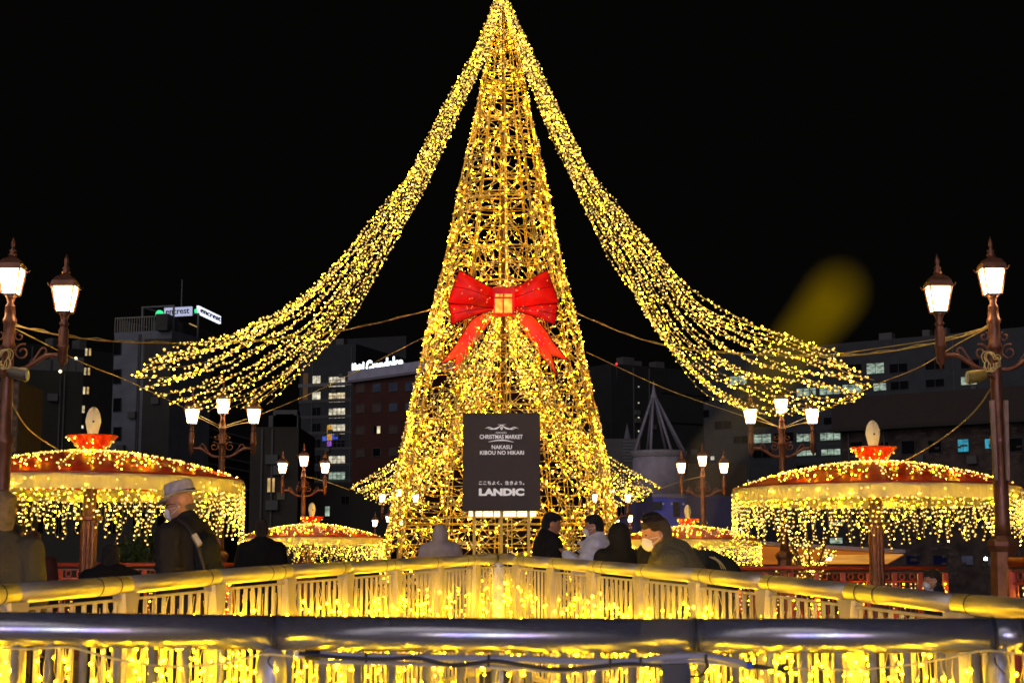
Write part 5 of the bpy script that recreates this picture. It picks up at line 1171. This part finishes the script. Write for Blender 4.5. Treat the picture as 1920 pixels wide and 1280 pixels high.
px_person('person in pale puffer jacket and mask standing behind the right handrail', 1112, 960, 15., R(170), nod=.12, coat=cloth('pale_puffer', (.90, .84, .88)), hair=HBLK, haircut='short', puffer=True, arms='up', bulk=1.22)
px_person('person in black facing right towards the one in the pale puffer jacket', 1035, 956, 15.4, R(10), nod=.2, coat=cloth('black_parka', (.02, .017, .015)), hair=HBLK, mask=False, bulk=1.2, coat_len=.8)
px_person('person in dark hooded olive coat between the pale puffer and the leaning man', 1157, 975, 13.2, R(120), nod=.1, coat=cloth('dark_olive_coat', (.035, .030, .018)), hair=None, hood=True, mask=False, bulk=1.25)
px_person('dark haired person just behind the head of the leaning man', 1222, 955, 11.2, R(200), nod=.15, coat=cloth('charcoal_coat', (.03, .03, .03)), hair=HBLK, mask=False, bulk=1.05)
# left group
px_person('person with ashen hair in a grey green coat at the left edge, back turned', 8, 912, 8.0, R(80), nod=.05, coat=cloth('grey_green_coat', (.07, .065, .045)), hair=HBLD, haircut='bob', mask=False, bulk=1.0)
px_person('black haired person with pale scarf behind the left edge figure', 32, 978, 15.5, R(60), coat=cloth('pale_scarf_coat', (.40, .33, .24)), hair=HBLK, haircut='bob', mask=False, bulk=1.0)
px_person('person with long auburn hair beside the left edge figure', 64, 990, 13.0, R(80), coat=cloth('maroon_coat', (.05, .015, .012)), hair=HRED, haircut='long', mask=False, bulk=1.05)
px_person('stooping person all in black with bobbed hair between umbrella post and hat man', 207, 1013, 10.5, R(95), lean=.15, coat=cloth('soft_black_coat', (.012, .011, .010)), hair=HBLK, haircut='long', mask=False, bulk=1.35)
px_person('person in black coat with back turned before the small left umbrella', 492, 970, 16.0, R(85), coat=cloth('plain_black_coat', (.010, .009, .008)), hair=HBRN, mask=False, bulk=1.25)
px_person('person in pale hooded coat with back turned at the left foot of the tree', 826, 978, 20., R(90), coat=cloth('pale_mauve_coat', (.42, .36, .36)), hair=None, hood=True, mask=False, bulk=1.35)
# seated man at right + bench
q = P(1765, 1063, 17.); zd = deck_z(17.)
px_person('seated grey haired man with white mask and dark jacket at lower right', 1746, 1063, 17., R(182), dz=-.12, nod=.15, lean=.12, coat=cloth('navy_jacket', (.02, .022, .03)), hair=HBRN, collar=MASKM, seated=True, bulk=1.1, voxel=.010)
t = thing('bench', 'plain dark bench under the seated man at right', 'bench', (q.x, 17., zd))
for k in range(3): MB().box((q.x-.7, 16.85+k*.13, zd+.26), (q.x+.7, 16.96+k*.13, zd+.295)).build('slat', M['copper'], t)
for sx in (-.55, .55): MB().box((q.x+sx-.03, 16.86, zd), (q.x+sx+.03, 17.2, zd+.258)).build('leg', M['galv'], t)
# added glowing shape before the lens that makes a soft yellow blur
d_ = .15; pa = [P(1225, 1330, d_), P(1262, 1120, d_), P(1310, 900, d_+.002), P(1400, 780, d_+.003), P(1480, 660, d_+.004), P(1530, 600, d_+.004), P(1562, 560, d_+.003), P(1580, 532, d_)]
t = thing('added_yellow_blur', 'yellow blur at upper right, made by an added glowing shape close to the lens', 'light', pa[0])
MB().tube(spline(pa[:5], 20), .0002, 6).build('cord', M['wire'], t, True)  # stem added to carry the glowing blur shape
MB().tube(spline(pa[3:], 20), [.0003+.0010*min(1, (i/12))**1.1*(1 if i < 17 else (20-i)/3.5) for i in range(20)], 12).build('blur_glow', glow('soft_yellow_blur', (1, .62, .0), .2), t, True)
# trees
def leaf_tree(label, px, d, ztop, zb, w, m, n, lights=0, leafr=.05, trunkm=None, cat='tree'):
    x = (px-960)/F*d; t = thing('tree', label, cat, (x, d, zb)); h = ztop-zb; tr_ = MB(); tips = []
    tr_.tube([(x, d, zb), (x+.05, d, zb+h*.25), (x, d+.02, zb+h*.5)], [.09, .07, .05], 8)
    for k in range(16):
        a = random.random()*2*math.pi; z0 = zb+h*random.uniform(.2, .5); rr = w*random.uniform(.5, 1); z1 = zb+h*random.uniform(.45, 1)
        p = spline([(x, d, z0), (x+rr*.5*math.cos(a), d+rr*.5*math.sin(a), z0*.5+z1*.5+.1), (x+rr*math.cos(a), d+rr*math.sin(a), z1)], 8); tr_.tube(p, [.03*(1-i/9)+.006 for i in range(8)], 5); tips.append(p)
        for q_ in range(3):
            s0 = p[random.randrange(3, 7)]; e = s0+Vector((random.uniform(-.3, .3)*w, random.uniform(-.3, .3)*w, random.uniform(.05, .35)*w)); tr_.tube([s0, s0.lerp(e, .5)+Vector((0, 0, .03)), e], [.012, .008, .004], 4); tips.append([s0, s0.lerp(e, .33), s0.lerp(e, .66), e])
    tr_.build('trunk', trunkm or mat('bark_brown', (.07, .045, .03), .9), t, True)
    if n:
        vs = []; fs = []
        for k in range(n):
            p = random.choice(tips); c = Vector(random.choice(p))+Vector([random.gauss(0, .16)*w for _ in range(3)]); R_ = Euler((random.random()*6, random.random()*6, random.random()*6)).to_matrix(); r_ = leafr*random.uniform(.6, 1.3); b = len(vs)
            vs += [tuple(c+R_ @ Vector(q_)*r_) for q_ in ((-1, 0, 0), (0, -.45, .12), (1, 0, 0), (0, .45, .12))]; fs.append((b, b+1, b+2, b+3))
        stuff(MB().add(vs, fs).build('crown', m, t))
    if lights:
        bl = [tuple(Vector(random.choice(random.choice(tips)))+Vector([random.gauss(0, .04) for _ in range(3)])) for _ in range(lights)]
        stuff(MB().two(bl, rng.uniform(.014, .024, len(bl)), .2, 0, 1).build('bulb', [M['bulb_umb'], M['hot_umb']], t, True))
GRN = mat('dark_green_leaves', (.05, .10, .03), .5, 0, .5, 5, transl=.3)
leaf_tree('dense dark green tree behind the hat man and under the left umbrella', 262, 27., P(0, 985, 27).z, .1, .55, GRN, 5200, leafr=.045)
leaf_tree('small bare tree wrapped in lights right of the far right lantern', 1338, 43., P(0, 962, 43).z, .1, .75, GRN, 0, 380)
leaf_tree('bare tree wrapped in lights glimpsed through the right umbrella fringe', 1512, 30., P(0, 962, 30).z, .1, .75, GRN, 0, 420)
#@@PEOPLE_END
